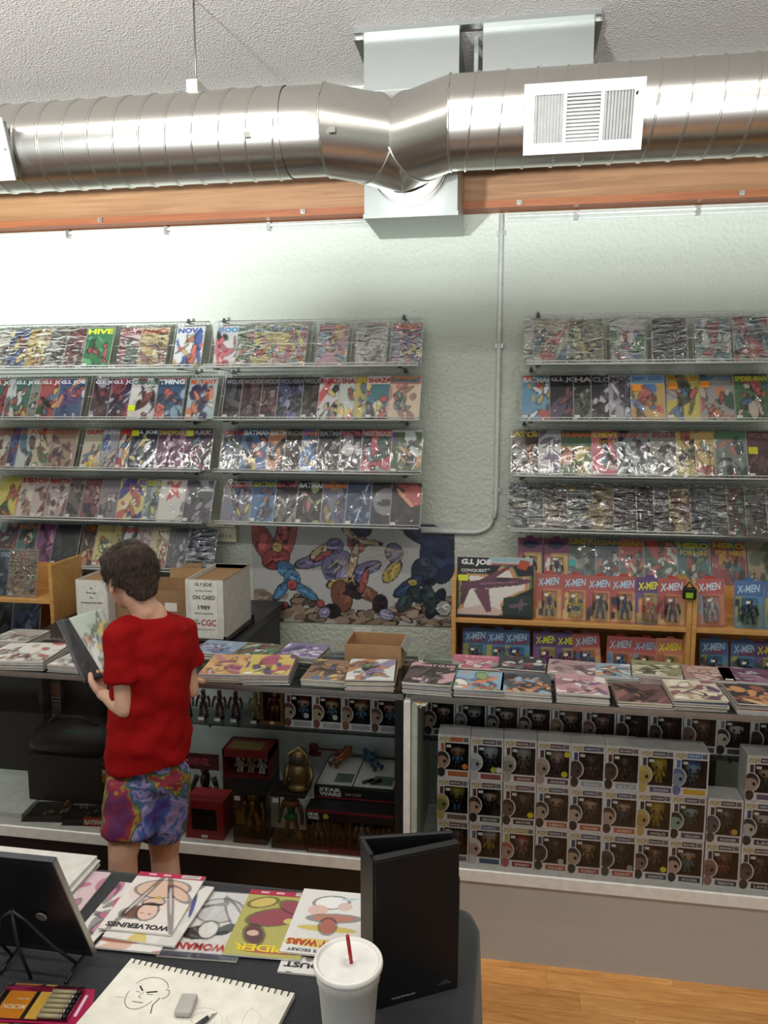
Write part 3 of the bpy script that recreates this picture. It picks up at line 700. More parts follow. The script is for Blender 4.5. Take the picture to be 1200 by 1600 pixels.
# ------------------------------------------------------------------ wall poster, switch box, outlet
def poster():
    x0, x1, z0, z1 = -1.524, -0.300, 0.668, 1.290; nx, ny = 220, 112
    u, v = np.meshgrid(np.linspace(0, 1, nx), np.linspace(0, 1, ny)); img = np.empty((ny, nx, 3)); img[:] = lin('b9bab8')
    rg = random.Random(8); ink = np.array(lin('24222a'))
    def e(cx, cy, rx, ry, a, c, ol=True):
        du = (u-cx)*2.0; dv = (v-cy); x = du*math.cos(a)+dv*math.sin(a); y = -du*math.sin(a)+dv*math.cos(a)
        d = np.sqrt((x/rx)**2+(y/ry)**2)
        if ol: img[d < 1+0.008/min(rx, ry)] = ink
        img[d < 1] = lin(c)
    for k in range(150):   # rubble along the foot
        cx = rg.random(); cy = rg.uniform(0, 0.2+0.1*math.sin(cx*7+1.0)); e(cx, cy, rg.uniform(0.03, 0.09), rg.uniform(0.015, 0.04), rg.uniform(-.5, .5), rg.choice(['a08a70', '8c7860', 'b09a80', '7c6a58', '94806a', '5a4c40']), k % 3 == 0)
    # loose swirls and blocks of the same colours, no figures
    for q in [(0.06, 0.78, 0.10, 0.26, 0.5, 'a03024'), (0.17, 0.82, 0.10, 0.24, -0.3, 'b03a2a'), (0.12, 0.62, 0.14, 0.10, 0.3, '96281f'), (0.16, 0.92, 0.05, 0.12, 0.2, 'b8412f'), (0.13, 0.74, 0.05, 0.05, 0, 'c09a38'),
              (0.17, 0.52, 0.10, 0.07, -0.6, '2f6f9c'), (0.20, 0.42, 0.08, 0.10, 0.1, '3478a6'), (0.14, 0.30, 0.10, 0.045, 0.9, '2f6f9c'), (0.27, 0.30, 0.13, 0.045, -0.6, '3478a6'), (0.20, 0.37, 0.05, 0.045, 0, 'a8302a'), (0.15, 0.16, 0.05, 0.03, 0.3, 'a02c28'), (0.34, 0.19, 0.04, 0.035, 0, 'a02c28'),
              (0.30, 0.60, 0.16, 0.055, 0.25, '706c98'), (0.36, 0.70, 0.14, 0.06, 0.5, 'b09c70'), (0.44, 0.55, 0.17, 0.17, 0.1, '706c98'), (0.42, 0.76, 0.08, 0.07, 0, '6a6690'), (0.36, 0.66, 0.10, 0.025, 0.5, 'a03a34'), (0.49, 0.48, 0.14, 0.10, 0.4, '7a76a2'),
              (0.45, 0.39, 0.14, 0.05, 0.15, 'b0962e'), (0.45, 0.27, 0.10, 0.15, 0.2, '7a4630'), (0.52, 0.33, 0.10, 0.08, -0.3, '33282c'), (0.58, 0.30, 0.12, 0.06, -0.5, '7a4a34'), (0.64, 0.20, 0.07, 0.09, -0.2, '33282c'), (0.40, 0.12, 0.08, 0.07, 0, '33282c'), (0.36, 0.10, 0.06, 0.05, 0.6, '8a86b0'), (0.67, 0.10, 0.07, 0.05, -0.4, '9a98bc'),
              (0.58, 0.55, 0.13, 0.055, 0.35, '706c98'), (0.70, 0.52, 0.12, 0.06, 0.9, 'b0962e'), (0.71, 0.70, 0.08, 0.09, 0.3, '6a6690'),
              (0.53, 0.80, 0.09, 0.10, 0.2, 'a8403a'), (0.50, 0.87, 0.09, 0.03, -0.7, 'b39a78'), (0.58, 0.80, 0.12, 0.022, -0.1, 'b39a78'), (0.55, 0.93, 0.10, 0.07, -0.3, '23304a'), (0.51, 0.62, 0.035, 0.17, -0.25, 'b39a78'), (0.56, 0.42, 0.03, 0.12, -0.3, 'a03a34'),
              (0.90, 0.86, 0.28, 0.10, -0.25, '1f2a44'), (0.92, 0.66, 0.16, 0.24, 0.2, '22304f'), (0.86, 0.52, 0.13, 0.14, 0.3, '2a3548'), (0.78, 0.38, 0.16, 0.06, 0.6, '1f3c62'), (0.82, 0.30, 0.10, 0.07, -0.4, '2e3c40'), (0.76, 0.22, 0.10, 0.06, 0.9, '34444a'), (0.91, 0.22, 0.06, 0.15, -0.5, '1f2a3a'), (0.80, 0.42, 0.04, 0.03, 0, 'b0962e'), (0.88, 0.26, 0.06, 0.14, 0.2, '35474c'), (0.95, 0.18, 0.07, 0.07, 0, 'b4b6b4'), (0.86, 0.62, 0.05, 0.05, 0, '3a4660')]:
        e(*q); cx, cy, rx, ry, a = q[:5]; c0 = np.array(lin(q[5]))
        for k in range(7):   # brushed lights and darks inside every shape
            t_, s_ = rg.uniform(0, 6.28), rg.uniform(0.1, 0.75); dx, dy = rx*s_*math.cos(t_), ry*s_*math.sin(t_)
            du = (u-cx)*2.0-(dx*math.cos(a)-dy*math.sin(a)); dv = (v-cy)-(dx*math.sin(a)+dy*math.cos(a)); aa = a+rg.uniform(-.7, .7)
            xx = du*math.cos(aa)+dv*math.sin(aa); yy = -du*math.sin(aa)+dv*math.cos(aa); img[np.sqrt((xx/(rx*0.42))**2+(yy/(ry*0.14))**2) < 1] = np.clip(c0*rg.choice([0.35, 0.6, 1.5, 1.9]), 0, 1)
    for k in range(5):
        e(0.62+0.02*k, 0.78-0.05*k, 0.24, 0.006, -0.3+0.25*k, 'b8a878', False); e(0.42+0.02*k, 0.6-0.03*k, 0.10, 0.006, 0.7+0.3*k, 'c0b070', False)
    img[ny-3:, :] = lin('b9bab8')
    me = book_mesh(x1-x0, z1-z0, 0.003, img, name='wall_poster')
    o = link('wall_poster', me, None, (x0, YW-0.004, z0), (0, -0.012, 0))
    T(o, 'wide glossy poster of swirling red, violet and navy shapes over rubble', 'poster')
poster()
p = aY(327, 845, YW-0.03); q = aY(370, 812, YW-0.03)
o = empty('wall_switch_box', (p.x, YW, p.z)); w_ = q.x-p.x; h_ = q.z-p.z
bevel(MB().box((0, -0.045, 0), (w_, 0, h_*0.62)).build('box_body', M_CREAM, o)); bevel(MB().box((-0.004, -0.052, h_*0.66), (w_*0.98, 0, h_)).build('box_lid', solid('ddd6b4', 0.5), o))
MB().box((0.0, -0.03, h_*0.62), (w_, 0, h_*0.66)).build('lid_gap', M_CREAM, o)
for k in range(6): MB().box((w_*(0.12+0.13*k), -0.0465, h_*0.2), (w_*(0.16+0.13*k), -0.0445, h_*0.32)).build('vent_slot', solid('8b8771', 0.6), o)
T(o, 'cream plastic thermostat box on the wall beside the poster', 'thermostat')
p = aY(567, 996, YW)
o = empty('wall_outlet', (p.x, YW, p.z)); bevel(MB().box((-0.058, -0.007, -0.055), (0.058, 0, 0.06)).build('cover_plate', M_WHITE, o))
for sx in (-0.028, 0.028):
    for sz in (-0.022, 0.022):
        if sx < 0 and sz < 0: continue
        s_ = MB().box((sx-0.016, -0.0095, sz-0.014), (sx+0.016, -0.006, sz+0.014)).build('socket', solid('c8c6be', 0.4), o)
        for dx in (-0.006, 0.006): MB().box((sx+dx-0.0015, -0.0105, sz-0.004), (sx+dx+0.0015, -0.0094, sz+0.006)).build('slot', M_BLACK, s_)
T(o, 'white double wall outlet under the poster', 'outlet')
pg = MB(); pg.box((-0.045, -0.05, -0.04), (-0.012, -0.0065, -0.004)); pg.tube([(-0.028, -0.04, -0.03), (-0.03, -0.045, -0.08), (-0.05, -0.03, -0.3)], 0.005, 6)
T(pg.build('power_plug', M_BLACK, None, tuple(o.location)), 'black power plug and cord in the wall outlet', 'plug')

# ------------------------------------------------------------------ oak bookcases
ZS = 0.914; ZS2 = 0.615
def bookcase(x0, x1, label, divs=()):
    r = empty('bookcase', (x0, 3.75, 0)); L = x1-x0; d = 0.30; top = 1.113; t = 0.022
    for x in (0, L-t): bevel(MB().box((x, 0, 0), (x+t, d, top)).build('side_panel', M_OAK, r), 0.002)
    for z in (0.10, 0.35, ZS2, ZS): bevel(MB().box((t, 0.004, z-t), (L-t, d, z)).build('shelf_board', M_OAK, r), 0.002)
    MB().box((t, d-0.008, 0), (L-t, d, top-0.05)).build('back_panel', M_OAK, r)
    T(r, label, 'bookcase'); return r
bookcase(-0.272, 0.872, 'oak bookcase of carded toys with the jet box on it')
bookcase(0.874, 2.0, 'oak bookcase of carded toys beyond the black clip')
bookcase(-3.6, -2.446, 'oak bookcase of dark comics beyond the cardboard boxes')

# toy cards
FIGS = {}
def figure_mb(head, torso, limbs, boots, s=1.0, mb=None, o=(0, 0, 0), extra=None):
    mb = mb or MB(); O = Vector(o)
    def P(*a): return O+Vector(a)*s
    mb.cur = lin(head); mb.ell(P(0, 0, 0.094), (0.0095*s, 0.0095*s, 0.012*s), 10, 6)
    mb.cur = lin(torso); mb.tube([P(0, 0, 0.046), P(0, 0, 0.056), P(0, 0, 0.072), P(0, 0, 0.081), P(0, 0, 0.086)], 0, 8, True, [(0.011*s, 0.008*s), (0.011*s, 0.008*s), (0.017*s, 0.010*s), (0.016*s, 0.009*s), (0.005*s, 0.005*s)])
    for sg in (-1, 1):
        mb.cur = lin(limbs); mb.tube([P(sg*0.018, 0, 0.078), P(sg*0.025, -0.002, 0.060)], 0, 7, True, [0.0062*s, 0.0052*s])
        mb.cur = lin(boots); mb.tube([P(sg*0.025, -0.002, 0.061), P(sg*0.027, -0.008, 0.043)], 0, 7, True, [0.0052*s, 0.0045*s]); mb.ell(P(sg*0.027, -0.009, 0.040), (0.005*s, 0.005*s, 0.006*s), 8, 5)
        mb.cur = lin(limbs); mb.tube([P(sg*0.006, 0, 0.050), P(sg*0.011, -0.001, 0.026)], 0, 7, True, [0.0075*s, 0.006*s])
        mb.cur = lin(boots); mb.tube([P(sg*0.011, -0.001, 0.027), P(sg*0.013, 0, 0.004)], 0, 7, True, [0.006*s, 0.005*s]); mb.box(P(sg*0.013-0.005, -0.012, 0), P(sg*0.013+0.005, 0.005, 0.006))
    mb.cur = lin(boots); mb.box(P(-0.0115, -0.0085, 0.047), P(0.0115, 0.0085, 0.052))
    return mb
BLIS = None
def blister_mesh(x0, x1, z0, z1, d):
    mb = MB(); i = 0.008
    a = [(x0, 0, z0), (x1, 0, z0), (x1, 0, z1), (x0, 0, z1)]; b = [(x0+i, -d, z0+i), (x1-i, -d, z0+i), (x1-i, -d, z1-i), (x0+i, -d, z1-i)]
    ia = [mb.vert(p) for p in a]; ib = [mb.vert(p) for p in b]; mb.face(ib)
    for k in range(4): mb.face((ia[k], ia[(k+1) % 4], ib[(k+1) % 4], ib[k]))
    return mb.mesh('blister_bubble', M_CLEAR)
KW, KH = 0.132, 0.228
BL = blister_mesh(0.032, 0.104, 0.018, 0.145, 0.034)
def toy_card(loc, pal, title, tcol, fig, label, group, tilt=0.12, yaw=0.0, roll=0.0, kh=KH, hook=True, sub=None):
    _seed[0] += 1; nx, ny = 14, 20
    u, v = np.meshgrid(np.linspace(0, 1, nx), np.linspace(0, 1, ny)); img = np.empty((ny, nx, 3)); img[:] = lin(pal[0])
    img[(v < 0.68)] = lin(pal[1]); img[(v < 0.68) & (u < 0.27)] = lin(pal[2])
    img[(v-0.3*u < 0.22) & (v < 0.6)] = lin(pal[3]); img[(u > 0.93) | (u < 0.05) | (v < 0.04)] = lin(pal[0])
    rg = random.Random(_seed[0])
    for _ in range(4):
        cx, cy = rg.uniform(0.08, 0.3), rg.uniform(0.1, 0.55); img[((u-cx)/0.09)**2+((v-cy)/0.08)**2 < 1] = lin(rg.choice(fig))
    o = link('toy_card', book_mesh(KW, kh, 0.0012, img, name='toy_card'), None, loc, (-tilt, roll, yaw))
    if title: letter(title, o, 0.012, -0.0022, kh*0.72, 0.108, kh*0.16, tcol, 0.25, 0.03, (0, -0.10, 0), name='logo_lettering')
    if sub: letter(sub[0], o, 0.036, -0.0026, kh*0.66, 0.080, kh*0.08, sub[1], 0.25, 0.03, (0, -0.12, 0), name='logo_lettering')
    if hook: MB().prism([(0.042, kh-0.001), (0.09, kh-0.001), (0.082, kh+0.012), (0.050, kh+0.012)], -0.0012, 0).build('hang_tab', solid(pal[0], 0.5), o)
    figure_mb(*fig[:4], s=1.12).build('action_figure', M_PAINT, o, (0.068, -0.018, 0.022), col=True)
    link('blister_bubble', BL, o, (0, -0.0014, 0))
    MB().box((0.044, -0.0375, 0.118), (0.062, -0.0362, 0.130)).build('price_tag', M_PAPER, o)
    T(o, label, 'toy', group); return o
RED = ['a8382a', 'c87838', 'a83a30', 'd0a048']; RED2 = ['b03028', 'b87040', '8f8f94', 'c07040']; BLU = ['2f6098', '3a86b0', '9aa048', '6a8a78']; PUR = ['5a3a78', 'b0a850', '6a4a88', '98883c']; YEL = ['c06030', 'd0903c', 'a84830', 'c8a840']
UP = [(836, RED, 'X-MEN', 'a8c4d8', ('c0a040', '3a4458', 'c0a040', '3a4458'), 'orange carded figure in gold and navy beside the jet box', 0),
      (877, RED, 'X-MEN', 'a8c4d8', ('c8b040', 'c8b040', '34507a', 'c8b040'), 'orange carded figure in yellow and blue on the upper shelf', 0),
      (914, RED, 'X-MEN', 'a8c4d8', ('5a4c40', '4a4640', '6a5c4c', '3a3630'), 'orange carded figure in drab brown on the upper shelf', 0),
      (952, RED, 'X-MEN', 'a8c4d8', ('2c2c38', '30303c', '2c2c38', '3a3a44'), 'orange carded figure in black on the upper shelf', 0),
      (991, PUR, 'X-MEN', 'd8d840', ('c87030', 'c8602c', 'd08838', 'a03028'), 'purple carded figure in orange on the upper shelf', 0),
      (1025, RED, 'X-MEN', 'c8d0d8', ('8a3038', '7a2c38', '3a3034', '2c2c30'), 'red carded figure in maroon below the black clip', 0),
      (1088, RED2, 'X-MEN', 'c8d0d8', ('b8b8bc', 'b8b8bc', 'a8a8ac', '9a9aa0'), 'wide red carded silver figure beyond the bookcase divider', 0),
      (1146, BLU, 'X-MEN', 'a8c4d8', ('3a4450', '343a44', '3a4450', '2c3038'), 'blue carded figure in slate beside the silver one', 0),
      (1192, BLU, 'X-MEN', 'a8c4d8', ('6a4a38', '50607a', '6a4a38', '3a3030'), 'blue carded figure in brown beside the slate one', 0)]
for k, (px, pal, ti, tc, fg, lab, _) in enumerate(UP):
    x = aY(px, 960, 3.82).x
    toy_card((x, 3.800-0.0035*(k % 6), ZS+0.0005), pal, ti, tc, fg, lab, 'carded toys on the upper bookcase shelf', 0.20, roll=(-0.04 if k == 6 else 0.01*(k % 3-1)))
LOW = [(722, BLU, 'X-MEN', 'a8c4d8', ('8a8450', '5a5048', '7a7460', '3a3a3a'), 'blue carded figure in khaki against the bookcase side', 0, 0, ('X-FORCE', 'a03028')),
       (757, BLU, 'X-MEN', 'a8c4d8', ('a03830', '8a8a90', '4a6a58', '6a3030'), 'blue carded figure in red and grey on the lower shelf', 0.02, 0, ('X-FORCE', 'a03028')),
       (787, BLU, 'X-MEN', 'a8c4d8', ('3a4a8a', 'a86030', '4a5a8a', '30304a'), 'blue carded figure in indigo on the lower shelf', -0.02, 0, ('X-FORCE', 'a03028')),
       (832, PUR, 'X-MEN', 'd0d838', ('7a2c78', '8a3488', '5a2860', '8a3488'), 'purple carded figure in violet between blue and red cards', 0.0, 0, None),
       (866, PUR, 'X-MEN', 'd0d838', ('6a2468', '9a3c88', '6a2468', '482048'), 'purple carded figure in magenta with a yellow title', 0.0, 0, None),
       (898, RED, 'X-MEN', 'a8c4d8', ('4a7ab0', '5080b0', '4a7ab0', '3a6090'), 'tilted orange card with a blue figure', -0.08, 0, None),
       (945, RED2, 'X-MEN', 'a8c4d8', ('3a6a98', '4070a0', '3a6a98', '305078'), 'red card with a cobalt figure on the lower shelf', 0.03, 0, None),
       (983, RED2, 'X-MEN', '8aa8c8', ('383430', '40342c', '302c2a', '28241f'), 'dark red card with a black figure on the lower shelf', 0.05, 0, None),
       (1022, YEL, 'X-MEN', 'd8c838', ('3a7a48', 'b8a838', '3a8a4a', 'b0a040'), 'orange card with a green and yellow figure', 0.02, 0, None),
       (1093, BLU, 'X-MEN', 'a8c4d8', ('5a4438', '5a5a60', '6a5040', '3a3230'), 'blue card with a brown figure beyond the divider', 0, 0, ('X-FORCE', 'a03028')),
       (1140, BLU, 'X-MEN', 'a8c4d8', ('30343c', '3a3e46', '30343c', '5a5e66'), 'blue card with a charcoal figure beyond the divider', 0.02, 0, ('X-FORCE', 'a03028')),
       (1178, PUR, 'X-MEN', 'c8c838', ('2a5a48', '305048', '2a4a40', '203830'), 'purple card with a dark green figure beyond the divider', 0, 0, None)]
for k, (px, pal, ti, tc, fg, lab, rl, _, sb) in enumerate(LOW):
    x = aY(px, 1040, 3.82).x
    toy_card((x, 3.800-0.0035*(k % 9), ZS2+0.003), pal, ti, tc, fg, lab, 'carded toys on the lower bookcase shelf', 0.20, roll=rl, sub=sb)
for k, (px, lab, fg) in enumerate(((810, 'purple carded toy leaning behind the jet box, no figure in view', ('3a3448', '403a50', '3a3448', '2c2838')), (852, 'purple carded figure in white and navy above the jet box', ('d0d0cc', '3a4468', 'd0d0cc', '3a4468')))):
    x = aY(px, 860, YB-0.03).x
    o = toy_card((x, YB+0.012-0.006*k, ROWZ[4]+0.0), ['7a2a5a', 'c8a040', 'a83040', 'c8a040'], '', 'd8d8d8', fg, lab, 'carded toys on the fifth row of the rack', LEAN, kh=0.25)
    MB().prism([(0.015, 0.205), (0.066, 0.185), (0.118, 0.21), (0.098, 0.235), (0.034, 0.235)], -0.0022, -0.0013).build('logo_panel', solid('2c2c48', 0.5), o)
# jet toy box
p = aY(713, 958, 3.775); q = aY(835, 866, 3.775)
JW = q.x-p.x; JH = 0.298
nx, ny = 96, 70; u, v = np.meshgrid(np.linspace(0, 1, nx), np.linspace(0, 1, ny)); img = np.empty((ny, nx, 3)); img[:] = lin('201c22')
def poly(pts, c):
    ins = np.zeros(u.shape, bool); n_ = len(pts)
    for k in range(n_):
        (xa, ya), (xb, yb) = pts[k], pts[(k+1) % n_]
        if ya == yb: continue
        ins ^= ((ya > v) != (yb > v)) & (u < (xb-xa)*(v-ya)/(yb-ya)+xa)
    img[ins] = lin(c)
halo = [(.02, .03), (.62, .03), (.60, .16), (.66, .30), (.98, .50), (.98, .72), (.80, .70), (.74, .86), (.58, .88), (.48, .72), (.12, .74), (.02, .60)]
def grow(f): return [(.46+(a-.46)*f, .45+(b-.45)*f) for a, b in halo]
poly(halo, '3f6a3a'); poly(grow(.95), 'b88838'); poly(grow(.89), 'c8683a'); poly(grow(.82), 'd8d0c4')
poly([(.02, .12), (.40, .22), (.62, .10), (.55, .03), (.02, .03)], 'c8a898')
poly([(.04, .40), (.14, .46), (.40, .48), (.62, .52), (.80, .55), (.95, .60), (.99, .63), (.92, .66), (.72, .68), (.50, .67), (.30, .62), (.12, .58), (.05, .52)], '5f3446')
poly([(.48, .62), (.56, .67), (.68, .67), (.72, .63), (.60, .60)], '3a2c3a'); poly([(.30, .62), (.50, .66), (.70, .84), (.66, .86), (.50, .76)], '6a3040'); poly([(.22, .46), (.42, .48), (.46, .10), (.40, .08), (.30, .28)], '6c3a4a'); poly([(.06, .46), (.18, .48), (.10, .22), (.04, .18)], '55303f'); poly([(.06, .54), (.18, .58), (.10, .78), (.05, .74)], '55303f'); poly([(.30, .54), (.80, .60), (.80, .62), (.30, .57)], '8a5668')
poly([(.62, .34), (.98, .40), (.98, .05), (.60, .05)], '26362e'); poly([(.68, .22), (.92, .27), (.94, .24), (.80, .18), (.70, .16)], '6a5060'); poly([(.80, .22), (.84, .32), (.87, .32), (.86, .14), (.82, .12)], '6a5060')
img[(v > .93) & (u > .42)] = lin('8ab0b8'); img[(v > .90) & (v <= .93) & (u > .42)] = lin('b8b8b4'); img[(v > .87) & (v <= .90) & (u > .42)] = lin('a03038')
img[(v < .03) | (u < .02) | (u > .98)] = lin('201c22')
o = link('toy_box', book_mesh(JW, JH, 0.055, img, name='toy_box'), None, (p.x, 3.823, ZS+0.0005), (-0.13, 0, 0))
letter('G.I. JOE', o, 0.02, -0.056, JH*0.85, JW*0.40, JH*0.12, 'd8d8d4', 0.1, 0.05, name='logo_lettering')
letter('CONQUEST', o, 0.02, -0.056, JH*0.745, JW*0.34, JH*0.06, 'd0d0cc', 0, 0.03, name='title_lettering')
letter('X-30', o, JW*0.37, -0.056, JH*0.79, JW*0.06, JH*0.025, 'd0d0cc', name='title_lettering')
MB().box((0.006, -0.0565, JH*0.60), (0.055, -0.055, JH*0.70)).build('price_sticker', solid('c8d030', 0.5), o)
MB().prism([(JW*0.78, JH*0.84), (JW*0.90, JH*0.80), (JW*0.95, JH*0.95), (JW*0.83, JH*0.98)], -0.0565, -0.055).build('corner_badge', solid('a84a2c', 0.5), o)
T(o, 'large black toy box with a plum jet aircraft on its lid', 'toy box')
# black clip with yellow-green tag on the divider
p = aY(1066, 916, 3.74)
o = empty('tag_clip', (p.x+0.002, 3.722, p.z-0.06)); bevel(MB().box((0, 0, 0), (0.062, 0.028, 0.055)).build('clip_body', M_BLACK, o), 0.006)
MB().box((0.012, -0.001, 0.008), (0.045, 0.001, 0.034)).build('tag', solid('8cb820', 0.5), o); MB().tube([(0.01, 0.014, 0.054), (0.03, 0.014, 0.085), (0.05, 0.014, 0.054)], 0.004, 6).build('hook', M_BLACK, o)
T(o, 'small black clip with lime tag on the bookcase divider', 'clip')
# comics in the far bookcase
for (px, z, pal, ti, tc, sl, lab) in ((-24, ZS, '485470 6a7890 303848 98a0b0', 'WHITE KNIGHT', 'b8c0c8', 1, 'slate blue comic on the upper shelf of the comic bookcase'), (12, ZS, 'a08c68 887050 b86850 b8a880', '', '', 2, 'gold foil bagged comic on the upper shelf of the comic bookcase'),
    (-18, ZS2, '30343e 484e5a 20242c', '', '', 1, 'black comic on the lower shelf of the comic bookcase'), (16, ZS2, '384868 5a6c90 242e44 8090a8', '', '', 1, 'navy comic on the lower shelf of the comic bookcase'), (-60, ZS2, '2c3038 444a58 1c2028', '', '', 1, 'charcoal comic deep on the lower shelf of the comic bookcase')):
    x = aY(px, 930 if z == ZS else 1000, 3.8).x
    T(comic(pal.split(), ti, tc or 'fff', (x, 3.800+(0.006 if px < 0 else -0.004)+(0.008 if px < -50 else 0), z+0.001), (-0.22, 0, 0), slv=sl), lab, 'comic book', 'comics in the far bookcase')

# ------------------------------------------------------------------ back counter and cardboard boxes on it
bc = empty('back_counter', (-2.43, 3.45, 0))
bevel(MB().box((0, 0, 0.76), (1.10, 0.93, 0.80)).build('worktop', solid('2a2a2c', 0.4), bc)); MB().box((0.02, 0.03, 0), (1.08, 0.90, 0.76)).build('cabinet_body', solid('3a3a3a', 0.6), bc)
T(bc, 'low dark counter along the wall behind the display case', 'counter')
def carton(x0, y0, z0, w, d, h, mat, label, flaps=(), lid=False, t=0.004):
    r = empty('cardboard_box', (x0, y0, z0))
    MB().box((0, 0, 0), (w, t, h)).build('front_panel', mat, r); MB().box((0, d-t, 0), (w, d, h)).build('back_panel', mat, r)
    MB().box((0, t, 0), (t, d-t, h)).build('side_panel', mat, r); MB().box((w-t, t, 0), (w, d-t, h)).build('side_panel', mat, r)
    MB().box((t, t, 0), (w-t, d-t, t)).build('bottom_panel', mat, r); T(r, label, 'box'); return r
M_BOXW = solid('cfccc4', 0.7)
g = carton(-1.567, 3.5, 0.824, 0.195, 0.40, 0.297, M_BOXW, 'white cardboard comic box with a CGC sign on its front')
MB().box((0.194, 0.0, 0.297), (0.198, 0.4, 0.299)).build('rim_edge', M_CARD, g); MB().box((0.004, 0.396, 0.22), (0.191, 0.3962, 0.296)).build('inner_liner', M_CARD, g); MB().box((0.005, 0.03, 0.272), (0.19, 0.394, 0.275)).build('tucked_lid', M_CARD, g)
sg = MB().box((0.026, -0.0016, 0.004), (0.165, -0.0004, 0.290)).build('paper_sign', M_PAPER, g)
for s_, z, w_, h_, c in (('G I JOE', 0.262, 0.088, 0.021, '303030'), ('ACTION FIGURES', 0.238, 0.088, 0.008, '5a5a5a'), ('ON CARD', 0.198, 0.116, 0.022, '303030'), ('1989', 0.148, 0.062, 0.022, '303030'), ('PRICED AS MARKED', 0.124, 0.098, 0.008, '5a5a5a'), ('CGC', 0.066, 0.078, 0.032, 'a03038'), ('COMICS GUARANTY', 0.044, 0.112, 0.007, '8a8a8a')):
    letter(s_, sg, (0.055 if s_ == 'CGC' else 0.0955-w_/2) if s_ != 'CGC' else 0.078, -0.0024, z, w_, h_, c)
lg = MB(); lg.tube([(0.05, -0.0024, 0.068), (0.05, -0.0024, 0.1)], 0.0016, 6); lg.tube([(0.034, -0.0024, 0.094), (0.066, -0.0024, 0.094)], 0.0012, 6)
for sx in (0.037, 0.063):
    lg.prism([(sx-0.011, 0.08), (sx-0.006, 0.072), (sx+0.006, 0.072), (sx+0.011, 0.08)], -0.0026, -0.0018)
    lg.tube([(sx, -0.0022, 0.094), (sx-0.01, -0.0022, 0.08)], 0.0008, 4); lg.tube([(sx, -0.0022, 0.094), (sx+0.01, -0.0022, 0.08)], 0.0008, 4)
lg.build('scales_emblem', solid('6a6a66', 0.5), sg)
k = empty('wire_riser', (-1.58, 3.47, 0.80))
for x in (0.0, 0.215):
    for y in (0.0, 0.42): MB().box((x, y, 0), (x+0.012, y+0.012, 0.045 if x else 0.02)).build('leg', M_BLACK, k)
MB().box((0.0, 0.0, 0.012), (0.227, 0.432, 0.022)).build('tray', M_BLACK, k); T(k, 'black metal riser under the white CGC comic box', 'stand')
g = carton(aY(121, 970, 3.55).x, 3.55, 0.801, 0.175, 0.36, 0.285, M_BOXW, 'white comic box with a Silver Age note beside the far bookcase')
MB().box((0.004, 0.0045, 0.02), (0.171, 0.0052, 0.286)).build('inner_liner', M_CARD, g); MB().box((0.005, 0.03, 0.27), (0.17, 0.34, 0.274)).build('tucked_lid', M_CARD, g)
sg = MB().box((0.004, -0.0016, 0.06), (0.168, -0.0004, 0.276)).build('paper_sign', M_PAPER, g)
for s_, z, w_, h_ in (('All', 0.238, 0.014, 0.010), ('Silver Age', 0.212, 0.055, 0.013), ('The', 0.188, 0.02, 0.010), ('Amazing Spider-Man', 0.160, 0.12, 0.013)): letter(s_, sg, 0.086-w_/2, -0.0024, z, w_, h_, '3a3a40')
x = aY(121, 970, 3.55).x+0.181
g = carton(x, 3.62, 0.801, 0.40, 0.32, 0.225, M_CARD, 'open brown cardboard box between the two white comic boxes')
MB().obox(Matrix.Translation((0.0, 0.32, 0.225)) @ Matrix.Rotation(-0.35, 4, 'X'), (0.15, 0, 0), (0.395, 0.004, 0.055)).build('raised_flap', M_CARD, g)
MB().box((0.27, -0.0016, 0.12), (0.335, -0.0004, 0.165)).build('paper_tag', M_PAPER, g)
x = aY(300, 970, 3.95).x
T(MB().prism([(0, 0), (0.11, 0), (0.11, 0.30), (0.0, 0.29)], 0, 0.006).build('cardboard_sheet', M_CARD, None, (-1.80, 3.97, 0.801), (-0.10, 0, 0)), 'brown cardboard sheet standing behind the CGC box', 'cardboard')
